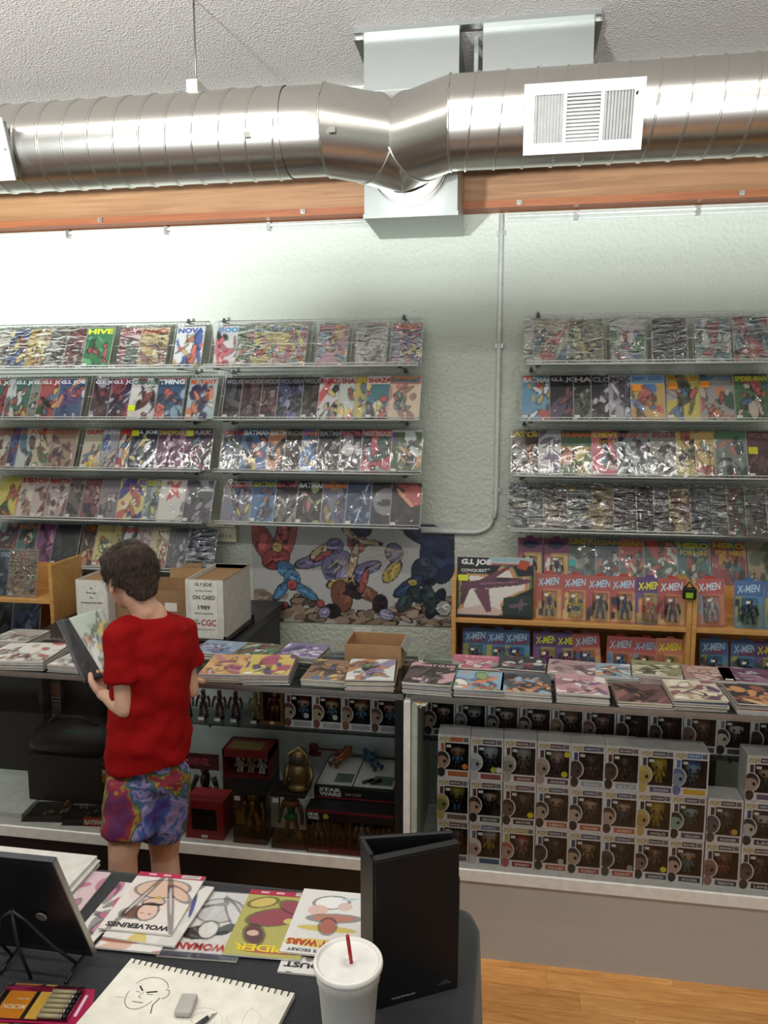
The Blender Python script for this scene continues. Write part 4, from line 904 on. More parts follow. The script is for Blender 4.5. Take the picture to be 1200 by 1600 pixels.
# ------------------------------------------------------------------ glass display cases
CY0, CY1, CZ, DECK = 2.53, 2.975, 0.972, 0.343
XP = aY(640, 1200, CY0).x     # post between the two cases
def display_case(x0, x1, label, white):
    r = empty('display_case', (x0, CY0, 0)); L = x1-x0; D = CY1-CY0
    base = M_KICK if white else M_BLACK; frame = M_WHITE if white else M_BLACK
    MB().box((0, 0.012, 0), (L, D, DECK-0.045)).build('base_panel', base, r)
    bevel(MB().box((0, 0.0, DECK-0.045), (L, D, DECK)).build('deck', M_WHITE, r), 0.003)
    if white:
        MB().box((0.0, 0.01, DECK), (0.022, D, CZ-0.02)).build('end_panel', solid('aab0a6', 0.5), r)
    MB().box((0, D-0.015, DECK), (L, D, CZ-0.02)).build('back_panel', solid('aab0a6', 0.5) if white else solid('1b1b1c', 0.5), r)
    MB().box((0, 0.0, CZ-0.022), (L, 0.022, CZ-0.012)).build('top_rail', M_ALU, r)
    MB().box((0, D-0.02, CZ-0.022), (L, D, CZ-0.012)).build('top_rail', M_ALU, r)
    MB().box((0, -0.004, CZ-0.010), (L, D, CZ)).build('glass_top', M_SHELFGLASS, r)
    MB().box((0, -0.0065, CZ-0.012), (L, -0.004, CZ+0.001)).build('edge_strip', M_ALU, r)
    MB().quad((0.02, 0.008, DECK), (L-0.01, 0.008, DECK), (L-0.01, 0.008, CZ-0.022), (0.02, 0.008, CZ-0.022)).build('glass_front', M_GLASS, r)
    MB().box((0.024, 0.185, 0.727), (L-0.01, D-0.02, 0.735)).build('glass_shelf', M_SHELFGLASS, r)
    for x in ([0.5, 1.1] if white else [1.25, 1.9, 2.45]):
        MB().box((x, D-0.028, DECK), (x+0.022, D-0.015, CZ-0.03)).build('shelf_standard', M_DARKMETAL, r)
        MB().box((x+0.006, 0.20, 0.712), (x+0.012, D-0.02, 0.727)).build('shelf_bracket', M_DARKMETAL, r)
    T(r, label, 'display case'); return r
display_case(XP+0.004, 1.75, 'white glass display case filled with boxed vinyl figures', True)
lc = display_case(-3.6, XP-0.024, 'black glass display case with collectibles behind the person', False)
MB().box((2.05, 0.412, DECK), (3.6+XP-0.024-0.03, 0.428, CZ-0.03)).build('back_liner', solid('c4c6c4', 0.5), lc)
MB().box((3.6+XP-0.024-0.03, 0.006, DECK), (3.6+XP-0.024, 0.445, CZ-0.022)).build('end_panel', M_BLACK, lc)
MB().box((1.66, 0.30, DECK), (1.68, 0.43, CZ-0.03)).build('divider', solid('1b1b1c', 0.5), lc)
T(bevel(MB().box((XP-0.022, CY0-0.002, 0), (XP+0.002, CY1, CZ-0.024)).build('case_post', M_WHITE), 0.002), 'white upright post between the two display cases', 'post')
# speech-bubble sticker on the corner of the white case
p = aY(657, 1097, CY0)
o = empty('corner_sticker', (p.x, CY0+0.007, p.z))
pts = [(0.025*math.cos(t*2*math.pi/18), 0.019*math.sin(t*2*math.pi/18)) for t in range(18)]; pts[11:12] = [(-0.006, -0.026)] if False else pts[11:12]
MB().prism(pts, -0.0006, 0.0006).build('bubble', M_PAPER, o); MB().prism([(-0.008, -0.014), (0.0, -0.026), (0.004, -0.015)], -0.0006, 0.0006).build('bubble_tail', M_PAPER, o); letter('POP!', o, -0.018, -0.0014, -0.009, 0.036, 0.018, 'c8a030', 0, 0.05)
T(o, 'speech bubble sticker reading POP! on the case glass', 'sticker')

# boxed vinyl figures
PW, PH, PD = 0.1125, 0.1585, 0.088
def pop_carton():
    mb = MB(); w, h, d = PW, PH, PD; x0, x1, z0, z1 = 0.026, w-0.005, 0.030, 0.128
    o = [(0, 0, 0), (w, 0, 0), (w, 0, h), (0, 0, h)]; i = [(x0, 0, z0), (x1, 0, z0), (x1, 0, z1), (x0, 0, z1)]
    io = [mb.vert(p) for p in o]; ii = [mb.vert(p) for p in i]
    for k in range(4): mb.face((io[k], io[(k+1) % 4], ii[(k+1) % 4], ii[k]))
    ob = [mb.vert((p[0], d, p[2])) for p in o]; mb.face(ob[::-1])
    for k in range(4): mb.face((io[(k+1) % 4], io[k], ob[k], ob[(k+1) % 4]))
    mb.mi = 1; iv = [mb.vert(p) for p in i]; ib = [mb.vert((p[0], d-0.004, p[2])) for p in i]
    for k in range(4): mb.face((iv[k], iv[(k+1) % 4], ib[(k+1) % 4], ib[k]))
    mb.face(ib); return mb.mesh('carton', [M_BOXP, M_BOXI])
M_BOXP = solid('d6d3d1', 0.35, coat=0.3); M_BOXI = solid('453b35', 0.5)
POPC = pop_carton()
PANE = MB().quad((0.024, -0.0008, 0.028), (PW-0.004, -0.0008, 0.028), (PW-0.004, -0.0008, 0.130), (0.024, -0.0008, 0.130)).mesh('window_pane', M_CLEAR)
_pc = {}
def cached(key, fn):
    if key not in _pc: _pc[key] = fn()
    return _pc[key]
def vinyl_mb(head, hair, body, legs):
    mb = MB(); mb.cur = lin(head); mb.ell((0, 0, 0.062), (0.027, 0.023, 0.022), 14, 8)
    mb.cur = lin(hair); mb.ell((0, 0.004, 0.069), (0.0285, 0.0235, 0.0185), 14, 8)
    mb.cur = lin('0c0c0e')
    for sx in (-0.011, 0.011): mb.ell((sx, -0.0195, 0.059), (0.005, 0.004, 0.0055), 8, 5)
    mb.cur = lin(body); mb.tube([(0, 0, 0.018), (0, 0, 0.030), (0, 0, 0.042)], 0, 10, True, [(0.011, 0.008), (0.012, 0.009), (0.009, 0.007)])
    for sx in (-1, 1):
        mb.tube([(sx*0.011, 0, 0.038), (sx*0.019, -0.003, 0.022)], 0, 7, True, [0.0055, 0.0048])
        mb.cur = lin(legs); mb.tube([(sx*0.006, 0, 0.022), (sx*0.007, 0, 0.003)], 0, 8, True, [0.0062, 0.0058]); mb.ell((sx*0.007, -0.004, 0.003), (0.0065, 0.009, 0.0035), 8, 5); mb.cur = lin(body)
    return mb
def head_art(skin, hair):
    mb = MB(); nu = 16
    def el(cx, cz, rx, rz, c, y, cut=None):
        mb.cur = lin(c); ids = []
        for k in range(nu):
            t = 2*math.pi*k/nu; x = cx+rx*math.cos(t); z = cz+rz*math.sin(t)
            ids.append(mb.vert((max(0.0005, x), y, z if cut is None else max(cut, z))))
        mb.face(ids)
    el(0.016, 0.066, 0.0275, 0.034, 'c8c4be', -0.0012); el(0.014, 0.066, 0.0245, 0.031, hair, -0.0016); el(0.014, 0.058, 0.0225, 0.0225, skin, -0.0020); el(0.024, 0.060, 0.0055, 0.0065, '151212', -0.0024)
    el(0.012, 0.020, 0.014, 0.018, hair, -0.0014); return mb.mesh('printed_head', M_PRINT, True)
def strip(c, x0, x1, z0, z1, y=-0.0006): return cached(('s', c, x0, z0), lambda: MB().quad((x0, y, z0), (x1, y, z0), (x1, y, z1), (x0, y, z1)).mesh('strip', solid(c, 0.4)))
def disc(c):
    def f():
        mb = MB(); ids = [mb.vert((0.0105*math.cos(2*math.pi*k/16), 0, 0.0105*math.sin(2*math.pi*k/16))) for k in range(16)]; mb.face(ids); return mb.mesh('sticker', solid(c, 0.4))
    return cached(('d', c), f)
def pop_box(loc, hdr, name, skin, hair, body, legs, stk=None, label='', group='', dim=False, hl=None, nl=None, yaw=0.0):
    r = empty('boxed_figure', loc, (0, 0, yaw))
    link('carton', POPC, r)
    link('header_strip', strip(hdr, 0.042, 0.088, 0.134, 0.150), r); link('number_box', strip('6a6668', 0.090, 0.106, 0.134, 0.150), r)
    link('name_label', strip(name, 0.036, PW-0.007, 0.006, 0.024), r)
    link('side_stripe', strip(hdr, 0.010, 0.022, 0.098, 0.126), r)
    letter('POP!', r, 0.006, -0.0012, 0.132, 0.033, 0.018, 'b8a468', 0, 0.05, name='logo_lettering')
    if hl: letter(hl, r, 0.046, -0.0012, 0.138, 0.038, 0.008, 'd8d8d4', name='header_lettering')
    if nl: letter(nl, r, 0.046, -0.0012, 0.010, 0.050, 0.009, 'd8d0c8', name='name_lettering')
    link('printed_head', cached(('h', skin, hair), lambda: head_art(skin, hair)), r)
    link('vinyl_figure', cached(('v', skin, hair, body, legs), lambda: vinyl_mb(skin, hair, body, legs).mesh('vinyl_figure', M_PAINT, True)), r, (0.068, 0.028, 0.031))
    link('window_pane', PANE, r)
    link('price_tag', strip('c8c6c0', 0.030, 0.046, 0.112, 0.122, -0.0013), r)
    for k, (c, sx, sz) in enumerate(stk or []): link('round_sticker', disc(c), r, (sx, -0.0014, sz))
    T(r, label, 'boxed figure', group); return r
YL = 'c8c020'; WH = 'd0d0cc'; OR = 'c87030'
COLX = [683, 734, 785.5, 837.5, 890, 943, 996, 1049, 1106, 1163, 1219]
SK = 'b09078'; SKD = '6a4a3a'
POPS = [  # column, tier from the top: header, name strip, skin, hair, body, legs, stickers, look, header words, name words
 [('b06030', 'a86030', 'a07858', '2c2420', '3a6a8a', '3a3a40', [(OR, .095, .045)], 'orange trim and a teal-clothed figure', '', ''),
  ('4a2028', '6a5a50', '787838', 'a89a30', '28282c', '3a70a0', None, 'a yellow-capped dark figure', 'MARVEL', ''),
  ('4a2028', '6a5a68', '504a50', '3a3436', '7a3a38', '3a4a78', None, 'maroon header and a grey figure', 'MARVEL', '')],
 [('3a3a3e', '8a4a48', '98a0a8', 'b8c0c4', '30343a', '30343a', [('a8b038', .080, .042), (WH, .098, .042)], 'silver-headed figure, two round stickers', 'AVENGERS', ''),
  ('5a2420', '3a4a40', SK, '2a2422', '26262a', '26262a', None, 'dark red header and a black-suited figure', 'HORROR', 'MOVIES'),
  ('486884', '3a5068', 'b08878', 'c8c4bc', 'a08c38', '5a4a40', None, 'steel blue header and a gold-cloaked figure', 'GAMES', '')],
 [('5a2428', '6a2428', '8a867c', 'a8a49a', '5a5048', '4a4440', None, 'crimson header and a horned grey figure', 'MARVEL', 'THE UNWORTHY'),
  ('5a2420', '2c2c2c', SKD, '3a2c28', '30302e', '28282a', [(YL, .094, .044)], 'a brown rocky figure and yellow sticker', 'HORROR', 'MOVIE'),
  ('b0a048', '8a2828', 'b08070', 'a83830', '8a6a58', '6a5a50', None, 'yellow trim and a red-spectacled figure', 'RETRO', 'SPARKY')],
 [('4a2434', '4a3858', '9a8070', 'a89484', '30303a', '28282e', [(YL, .100, .116), (YL, .092, .044)], 'two yellow stickers and a bald figure', 'ROYALS', 'ANDRE'),
  ('3c4460', 'b06038', SK, '3a2a20', '4a3a30', '3a3a44', None, 'navy header and a brown-haired figure', 'TELEVISION', 'HERO'),
  ('3c4460', 'a85838', '3a322e', '2a2624', '26262a', '26262a', [('a8a8a4', .088, .040)], 'navy header and an all-black figure', 'TELEVISION', 'THE ALIEN')],
 [('303a68', '8aa0b0', '4a342c', '3a2a24', '4a4038', '3a3430', None, 'pale blue name strip and a dark brown figure', 'ANIMATION', 'BEAR'),
  ('3c4460', 'b05c38', 'b89880', '2c2420', '4a4a40', '3c3c48', None, 'navy header, red name strip, black hair', 'TELEVISION', 'TEACHER'),
  ('3c4460', 'a04a40', 'b09070', '3a3028', '8a7048', '4a4438', None, 'navy header and a tan-dressed figure', 'TELEVISION', 'FOREST')],
 [('5a2c20', '8aa0b0', '4a3428', '2c201c', '3c3028', '2e2824', [], 'rust header and a dark bearded figure', 'MOVIES', 'ELF'),
  ('3c4460', 'b06038', SK, '4a3020', '3a4858', '2e3440', None, 'navy header and a slate-suited figure', 'TELEVISION', 'AGENT'),
  ('3c4460', 'a85038', '34302c', '4a4840', '28282a', '2a2a2c', [('8a8a88', .094, .040)], 'a near-black figure and a grey sticker', 'TELEVISION', 'NIGHT')],
 [('3a3a40', '4a5080', 'b89830', 'c8a838', 'b09030', 'a88828', [], 'violet name strip and a shiny gold figure', 'BASKETBALL', 'GOLDEN'),
  ('2c2428', '2a2a2c', 'b08828', 'c09a30', 'b08c28', 'a08020', None, 'black header and a shiny gold figure', 'STUDIOS', 'GOLD'),
  ('3c3c44', '3c4458', '7a5640', '2a2420', '3a3a48', '2c2c34', [(YL, .094, .044)], 'a brown-skinned figure and a yellow sticker', 'ROCKS', 'DANCER')],
 [('3a7ab0', 'c8a030', '7a90a8', '4a60a0', '4a545c', '3a4248', [], 'sky blue header, yellow name strip and blue figure', 'DISNEY', ''),
  ('342c48', '4a3c58', '7aa090', '202024', '34503c', '2c3430', None, 'violet header and a green-skinned figure', 'DISNEY', 'VILLAIN'),
  ('4a2828', '2e2e34', SK, '2c2624', '4a8078', '3a6a64', None, 'maroon header and a teal-dressed figure', 'MOVIES', 'EVA DE RIVERA')],
 [None,
  ('4a2430', '4a3c50', '5a5058', '48424c', '3a363c', '2e2a30', [('b89048', .088, .044)], 'maroon header and a grey hooded figure', 'WARRIOR', 'RAIDER'),
  ('3a3044', '4a3c48', '7a4a40', '90604a', '8a4038', '6a3830', None, 'plum header and a rusty red figure', 'MOVIES', 'PREDATOR')],
 [('4a2828', '5a4a68', 'b09078', '2c2420', '3a4a40', '2e3630', None, 'maroon header, black-haired, beside the gap', 'MOVIES', ''),
  ('303a68', '2c3440', 'b8b4ae', '2c2a2c', '3a3a40', '28282c', None, 'blue header and a white-faced figure', 'ANIMATION', 'LEO'),
  ('3a2430', '2a2428', '5a4438', '3a2c28', '4a3028', '302824', None, 'dark plum header and a brown figure', 'MOVIES', 'LAND')],
 [('4a2828', '8a5a38', 'b09078', '5a3a20', '6a3a30', '3a3630', None, 'maroon header and an auburn figure', 'MOVIES', ''),
  ('3c4460', 'b06038', SK, '3a2a20', '3a5a48', '30383a', None, 'navy header and a pine green figure', 'TELEVISION', ''),
  ('3c4460', '4a4a50', SKD, '241e1c', '4a4a50', '34343a', None, 'navy header and a grey-suited figure', 'TELEVISION', '')]]
TIER = ['top', 'middle', 'bottom']
for c, col in enumerate(POPS):
    x = aY(COLX[c], 1270, CY0+0.035).x
    for t, d in enumerate(col):
        if d is None: continue
        lab = f'boxed vinyl figure, {d[7]}, {TIER[t]} of its stack'
        pop_box((x+random.Random(c*7+t).uniform(-0.0008, 0.0008), CY0+0.035+random.Random(c*3+t).uniform(0, 0.006), DECK+0.0003+(2-t)*(PH+0.0006)), d[0], d[1], d[2], d[3], d[4], d[5], d[6], lab, 'boxed figures stacked three high in the white case', hl=d[8] or None, nl=d[9] or None)
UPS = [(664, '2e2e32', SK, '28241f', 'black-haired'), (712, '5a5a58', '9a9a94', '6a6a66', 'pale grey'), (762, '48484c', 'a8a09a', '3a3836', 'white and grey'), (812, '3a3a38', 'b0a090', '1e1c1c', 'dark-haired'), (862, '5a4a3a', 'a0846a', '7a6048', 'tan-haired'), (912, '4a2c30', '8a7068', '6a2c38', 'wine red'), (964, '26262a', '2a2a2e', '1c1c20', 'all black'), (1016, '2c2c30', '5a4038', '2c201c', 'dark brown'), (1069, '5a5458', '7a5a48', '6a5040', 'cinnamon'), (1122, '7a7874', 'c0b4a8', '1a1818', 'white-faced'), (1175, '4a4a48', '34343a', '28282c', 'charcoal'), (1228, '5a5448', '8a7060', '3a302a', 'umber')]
for k, (px, hd, sk, hr, nm) in enumerate(UPS):  # header, name and body colours darkened here to imitate shade on the shelf
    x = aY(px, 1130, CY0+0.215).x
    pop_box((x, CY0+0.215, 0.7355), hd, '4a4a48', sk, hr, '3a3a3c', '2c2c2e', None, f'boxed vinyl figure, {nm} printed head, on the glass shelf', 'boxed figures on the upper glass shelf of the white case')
for k, (px, hd, sk, hr, nm) in enumerate(((470, '5a2c28', 'b09a80', '6a2c24', 'red-haired'), (514, '6a5a30', 'b8a070', '7a3028', 'rust-capped'), (558, '5a4038', 'b09a80', '8a5030', 'copper-haired'), (602, '4a3030', 'a88c78', '6a3828', 'brown-haired'))):
    x = XP-0.058-(4-k)*(PW+0.001)
    pop_box((x, CY0+0.205, 0.7355), hd, '9a9a98', sk, hr, '5a7a90', '3a3a40', [(WH, .085, .05)] if k < 2 else None, f'boxed vinyl figure, {nm}, on the shelf of the black case', 'boxed figures on the glass shelf of the black case')

# ------------------------------------------------------------------ collectibles in the black case
def put(px, py, Y): return aY(px, py, Y)
def win_box(x, y, z, w, d, h, frame, inner, label, wx=0.18, wz=0.2, fig=None, figs=1.0, lettering=None):
    r = empty('window_box', (x, y, z)); mb = MB(); x0, x1, z0, z1 = w*wx, w*(1-wx), h*wz, h*(1-wz*0.9)
    o = [(0, 0, 0), (w, 0, 0), (w, 0, h), (0, 0, h)]; i = [(x0, 0, z0), (x1, 0, z0), (x1, 0, z1), (x0, 0, z1)]
    io = [mb.vert(p) for p in o]; ii = [mb.vert(p) for p in i]; ob = [mb.vert((p[0], d, p[2])) for p in o]; mb.face(ob[::-1])
    for k in range(4): mb.face((io[k], io[(k+1) % 4], ii[(k+1) % 4], ii[k])); mb.face((io[(k+1) % 4], io[k], ob[k], ob[(k+1) % 4]))
    mb.mi = 1; ib = [mb.vert((p[0], d-0.004, p[2])) for p in i]
    for k in range(4): mb.face((ii[k], ii[(k+1) % 4], ib[(k+1) % 4], ib[k]))
    mb.face(ib); mb.build('carton', [solid(frame, 0.4), solid(inner, 0.5)], r)
    MB().quad((x0, -0.0006, z0), (x1, -0.0006, z0), (x1, -0.0006, z1), (x0, -0.0006, z1)).build('window_pane', M_CLEAR, r)
    if fig: figure_mb(*fig, s=figs).build('action_figure', M_PAINT, r, (w/2, d*0.5, z0), col=True)
    MB().box((w*0.42, -0.0014, h*0.04), (w*0.58, -0.0004, h*0.11)).build('price_tag', M_PAPER, r)
    T(r, label, 'toy box'); return r
a_ = put(290, 1312, CY0+0.03)
win_box(a_.x, CY0+0.035, DECK+0.0005, 0.150, 0.10, 0.152, '8c2226', '24201f', 'bright red window box with a black figure inside', 0.17, 0.24, ('28282a', '303034', '28282a', '202022'), 0.95)
# clear package with dark red header behind it
a_ = put(288, 1240, CY0+0.20)
r = empty('clear_package', (a_.x, CY0+0.175, DECK+0.0005)); MB().box((0, 0, 0), (0.165, 0.09, 0.235)).build('clear_shell', M_CLEAR, r)
MB().box((0.004, -0.001, 0.205), (0.160, 0.001, 0.270)).build('header_card', solid('4a2226', 0.4), r); letter('MARVEL', r, 0.018, -0.0018, 0.222, 0.105, 0.030, 'a04048', 0, 0.05)
figure_mb('4a3a38', '3a2c2c', '4a3436', '2c2424', s=1.9).build('action_figure', M_PAINT, r, (0.082, 0.045, 0.004), col=True)
T(r, 'clear plastic toy package with a dark red header card', 'toy package')
# gold and green figures in clear boxes
def clear_fig(px, Y, w, d, h, colors, label, top, s, lett, shell=None, gold=False):
    a = put(px, 1315, Y); r = empty('boxed_collectible', (a.x, Y, DECK+0.0005))
    MB().box((0, 0, 0.022), (w, d, h-0.012)).build('clear_shell', M_CLEAR, r)
    MB().box((0, 0, 0), (w, d, 0.022)).build('base_tray', solid('4a3c24', 0.4), r); MB().box((0.02, -0.001, 0.003), (w-0.03, 0.0, 0.020)).build('name_plate', solid('5a2c20', 0.4), r)
    MB().box((-0.001, -0.001, h-0.012), (w+0.001, d+0.001, h)).build('box_top', solid(top, 0.5), r); MB().box((0.008, -0.0022, h-0.035), (0.03, -0.0012, h-0.018)).build('price_tag', M_PAPER, r)
    if lett: letter(lett, r, 0.03, 0.02, h+0.0012, w*0.6, 0.022, 'a08838', 0, 0.03, (-math.pi/2, 0, 0))
    figure_mb(*colors, s=s).build('figure', M_PAINT if not gold else M_GOLDC, r, (w/2, d/2, 0.024), col=True)
    T(r, label, 'boxed figure'); return r
M_GOLDC = solid('a88a3c', 0.28, 0.85)
r = clear_fig(365, CY0+0.03, 0.128, 0.10, 0.205, ('b09030', 'a08028', 'a88828', '8a6c20'), 'clear box with a shiny gold figure', '1e1c1a', 1.55, '', gold=True)
MB().ell((0.064, 0.05, 0.164), (0.026, 0.024, 0.026)).build('helmet', M_GOLDC, r); MB().box((0.012, 0.0012, 0.075), (0.044, 0.004, 0.125)).build('emblem_card', solid('8a7030', 0.4), r)
r = clear_fig(424, CY0+0.02, 0.128, 0.10, 0.215, ('3a7a4a', '3a7a4a', 'a07030', '6a6030'), 'clear box with a green and orange figure', '24201a', 1.6, '')
MB().ell((0.064, 0.045, 0.160), (0.034, 0.026, 0.018)).build('mask_band', solid('a86a34', 0.4), r); MB().ell((0.064, 0.03, 0.108), (0.026, 0.012, 0.014)).build('belt_shell', solid('2f8a50', 0.35), r); MB().ell((0.064, 0.045, 0.183), (0.026, 0.024, 0.014)).build('cap', solid('4a7a3c', 0.4), r); MB().tube([(0.1, 0.02, 0.05), (0.1, 0.012, 0.05)], 0.014, 14).build('round_shield', solid('8a6a38', 0.4), r)
# red vintage box on top of the gold box, helmeted bust on the other
a_ = put(352, 1212, CY0+0.17)
r = empty('red_gift_box', (a_.x, CY0+0.145, DECK+0.0005)); 
MB().box((0, 0, 0), (0.19, 0.12, 0.195)).build('support_carton', solid('28201e', 0.5), r)
zz = 0.195
MB().box((0, 0.10, zz), (0.19, 0.12, zz+0.115)).build('back_panel', solid('5a1c1c', 0.4), r); MB().box((0, 0, zz), (0.19, 0.10, zz+0.008)).build('floor_panel', solid('5a1c1c', 0.4), r)
for x in (0, 0.184): MB().box((x, 0, zz+0.008), (x+0.006, 0.10, zz+0.115)).build('side_panel', solid('6a1e1e', 0.4), r)
MB().box((0, 0, zz+0.085), (0.19, 0.10, zz+0.115)).build('lid_panel', solid('6a1e1e', 0.4), r); MB().box((0.02, 0.01, zz+0.1152), (0.15, 0.08, zz+0.116)).build('lid_label', solid('6a5a34', 0.5), r)
for k, (fx, c1, c2) in enumerate(((0.055, 'b0a894', 'a89c84'), (0.10, '98886a', '8a7c60'), (0.145, 'bcb8b0', 'b0aca4'))): vinyl_mb(c1, c2, c2, c1).build('figurine', M_PAINT, r, (fx, 0.045, zz+0.008), col=True)
T(r, 'dark red open box holding small white figurines', 'toy box')
a_ = put(447, 1212, CY0+0.075)
r = empty('helmet_bust', (a_.x+0.05, CY0+0.075, DECK+0.2165)); mb = MB(); M_BR = solid('7a6440', 0.35, 0.7)
mb.lathe([(0.0, 0), (0.045, 0), (0.048, 0.012), (0.040, 0.02), (0.034, 0.03), (0.044, 0.055), (0.040, 0.085), (0.024, 0.10), (0.0, 0.104)], 18); mb.build('shoulders', M_BR, r)
MB().ell((0, 0, 0.110), (0.030, 0.032, 0.034)).build('head', solid('3a3028', 0.4), r); hb = MB(); hb.ell((0, 0.006, 0.120), (0.034, 0.034, 0.034)); hb.build('hood', M_BR, r)
MB().tube([(-0.028, -0.02, 0.10), (-0.034, -0.012, 0.135), (0, -0.005, 0.156), (0.034, -0.012, 0.135), (0.028, -0.02, 0.10)], 0.007, 8).build('hood_rim', solid('8a744a', 0.35, 0.7), r)
for sx in (-1, 1): MB().tube([(sx*0.04, 0, 0.085), (sx*0.048, -0.01, 0.05), (sx*0.042, -0.03, 0.02)], 0.012, 8).build('arm', M_BR, r)
T(r, 'bronze hooded bust standing on the green figure box', 'figurine')
# wide black and red window set with four compartments, pages with loose toys on the carton behind
a_ = put(478, 1330, CY0+0.012)
SW = XP-0.058-a_.x
r = empty('toy_set_box', (a_.x, CY0+0.016, DECK+0.0005)); h = 0.168
MB().box((0, 0.06, 0), (SW, 0.075, h)).build('back_card', solid('1c1a1c', 0.5), r); MB().box((0, 0, 0), (SW, 0.06, 0.022)).build('bottom_band', solid('64182a', 0.4), r)
MB().box((0, 0, h-0.040), (SW, 0.06, h)).build('top_band', solid('1c1a1c', 0.4), r); MB().box((0, -0.0008, h-0.010), (SW, 0.0, h)).build('red_edge', solid('701c30', 0.4), r)
for k in range(5): MB().box((SW*k/4-(0.004 if k else 0), 0.001, 0.022), (SW*k/4+(0.004 if k < 4 else 0), 0.06, h-0.04)).build('divider', solid('3a2024', 0.4), r)
for k, f in enumerate((('8a8a84', '6a6a64', '8a8a84', '4a4a48'), ('4a4440', '3a3632', '5a5048', '302c2a'), ('b0b0ac', '8a8a88', 'b0b0ac', '6a6a68'), ('3a2428', '48242c', '3a2428', '2a1c20'))): figure_mb(*f, s=1.0).build('action_figure', M_PAINT, r, (SW*(k+0.5)/4, 0.03, 0.023), col=True)
MB().quad((0.004, -0.0004, 0.022), (SW-0.004, -0.0004, 0.022), (SW-0.004, -0.0004, h-0.04), (0.004, -0.0004, h-0.04)).build('window_pane', M_CLEAR, r)
letter('STAR', r, 0.008, -0.0014, h-0.024, 0.042, 0.012, 'd0d0d0', 0, 0.06, name='logo_lettering'); letter('WARS', r, 0.008, -0.0014, h-0.038, 0.042, 0.012, 'd0d0d0', 0, 0.06, name='logo_lettering'); link('round_sticker', disc('a8b028'), r, (0.075, -0.0014, h-0.024)); letter('ELITE SERIES', r, 0.01, -0.0012, 0.006, 0.075, 0.008, 'c0a8a8', name='caption_lettering')
T(r, 'black and maroon figure set box with four windowed compartments', 'toy box')
r = empty('toy_carton', (a_.x+0.01, CY0+0.10, DECK+0.0005)); bevel(MB().box((0, 0, 0), (SW-0.014, 0.275, 0.215)).build('carton', solid('1c1a1c', 0.4), r), 0.002); MB().box((0.004, -0.0008, 0.17), (SW-0.014, 0.0, 0.176)).build('red_edge', solid('8a2436', 0.4), r)
letter('STAR', r, 0.02, -0.0012, 0.196, 0.085, 0.015, 'd0d0d0', 0, 0.06, name='logo_lettering'); letter('WARS', r, 0.02, -0.0012, 0.179, 0.085, 0.015, 'd0d0d0', 0, 0.06, name='logo_lettering'); letter('DIE CAST', r, 0.12, -0.0012, 0.185, 0.06, 0.010, 'b0a0a0', name='caption_lettering')
T(r, 'black toy carton under two white sheets with loose figures', 'toy box')
for k, (dx, dw, c, lab) in enumerate(((0.005, 0.135, 'c4c4c0', 'white sheet under the orange loose figure'), (0.145, 0.150, 'cacac6', 'white sheet under the blue loose figure'))):
    o = MB().box((0, 0, 0), (dw, 0.235, 0.002)).build('backing_sheet', solid(c, 0.6), None, (a_.x+0.012+dx, CY0+0.115, DECK+0.216)); MB().box((dw*0.45, 0.02, 0.002), (dw*0.95, 0.09, 0.0028)).build('photo_print', solid('5a6a60', 0.5), o)
    T(o, lab, 'paper')
    f = figure_mb(*(('a0482c', 'a86838', '9a5a30', '6a3a24') if k == 0 else ('2a4a68', '30587a', '2a4a68', '243c54')), s=1.15).build('action_figure', M_PAINT, None, (a_.x+0.012+dx+dw*(0.25 if k == 0 else 0.5), CY0+0.235, DECK+0.231), (-1.25, 0.0, -0.5 if k == 0 else 0.7), col=True)
    T(f, ('orange' if k == 0 else 'blue')+' loose action figure lying on a white sheet', 'action figure')
b = MB()
for k in range(2): b.tube([(0.03*k, 0, 0.008), (0.03*k+0.035, 0.03, 0.008)], 0.006, 6)
T(b.build('weapon_accessory', M_BLACK, None, (a_.x+0.19, CY0+0.13, DECK+0.2185)), 'small black toy accessories beside the blue loose figure', 'toy accessory')
a_ = put(492, 1195, CY0+0.36)
s_ = MB(); s_.ell((0.02, 0, 0), (0.022, 0.012, 0.02), 10, 6); s_.tube([(0.03, 0, -0.004), (0.155, 0, -0.006)], 0.005, 8); s_.tube([(0.15, 0, -0.024), (0.15, 0, 0.014)], 0.004, 8); s_.box((0.0, -0.004, -0.034), (0.05, 0.004, -0.018)); s_.tube([(0.02, 0, -0.034), (0.02, 0, -0.02)], 0.012, 8)
T(s_.build('toy_weapon', solid('6a2038', 0.4), None, (a_.x-0.02, CY0+0.345, DECK+0.2155+0.034)), 'magenta long-handled toy behind the white sheets', 'toy')
# shelf figures
SHF = [(286, '2c2a2e', '3a3438', 'dark statuette at the shelf end'), (311, '3a2028', '4a2830', 'dark maroon statuette'), (336, '4a2028', '5a2830', 'wine red statuette'), (361, '50222c', '401c24', 'deep red statuette beside the yellow one'), (392, '8a7838', 'a08c40', 'dull yellow statuette beside the amber boxed toy')]
for k, (px, c1, c2, lab) in enumerate(SHF):
    a = put(px, 1115, CY0+0.24); r = empty('statuette', (a.x+0.02, CY0+0.24, 0.7352)); MB().lathe([(0, 0), (0.019, 0), (0.019, 0.008), (0.015, 0.012), (0, 0.012)], 14).build('base', M_BLACK, r)
    figure_mb(c1, c2, c1, c2, s=1.0).build('figure', M_PAINT, r, (0, 0, 0.012), col=True); MB().box((-0.012, -0.03, 0.0), (0.012, -0.028, 0.012)).build('price_tag', M_PAPER, r)
    T(r, f'{lab} on the case shelf', 'figurine')
a_ = put(424, 1122, CY0+0.20)
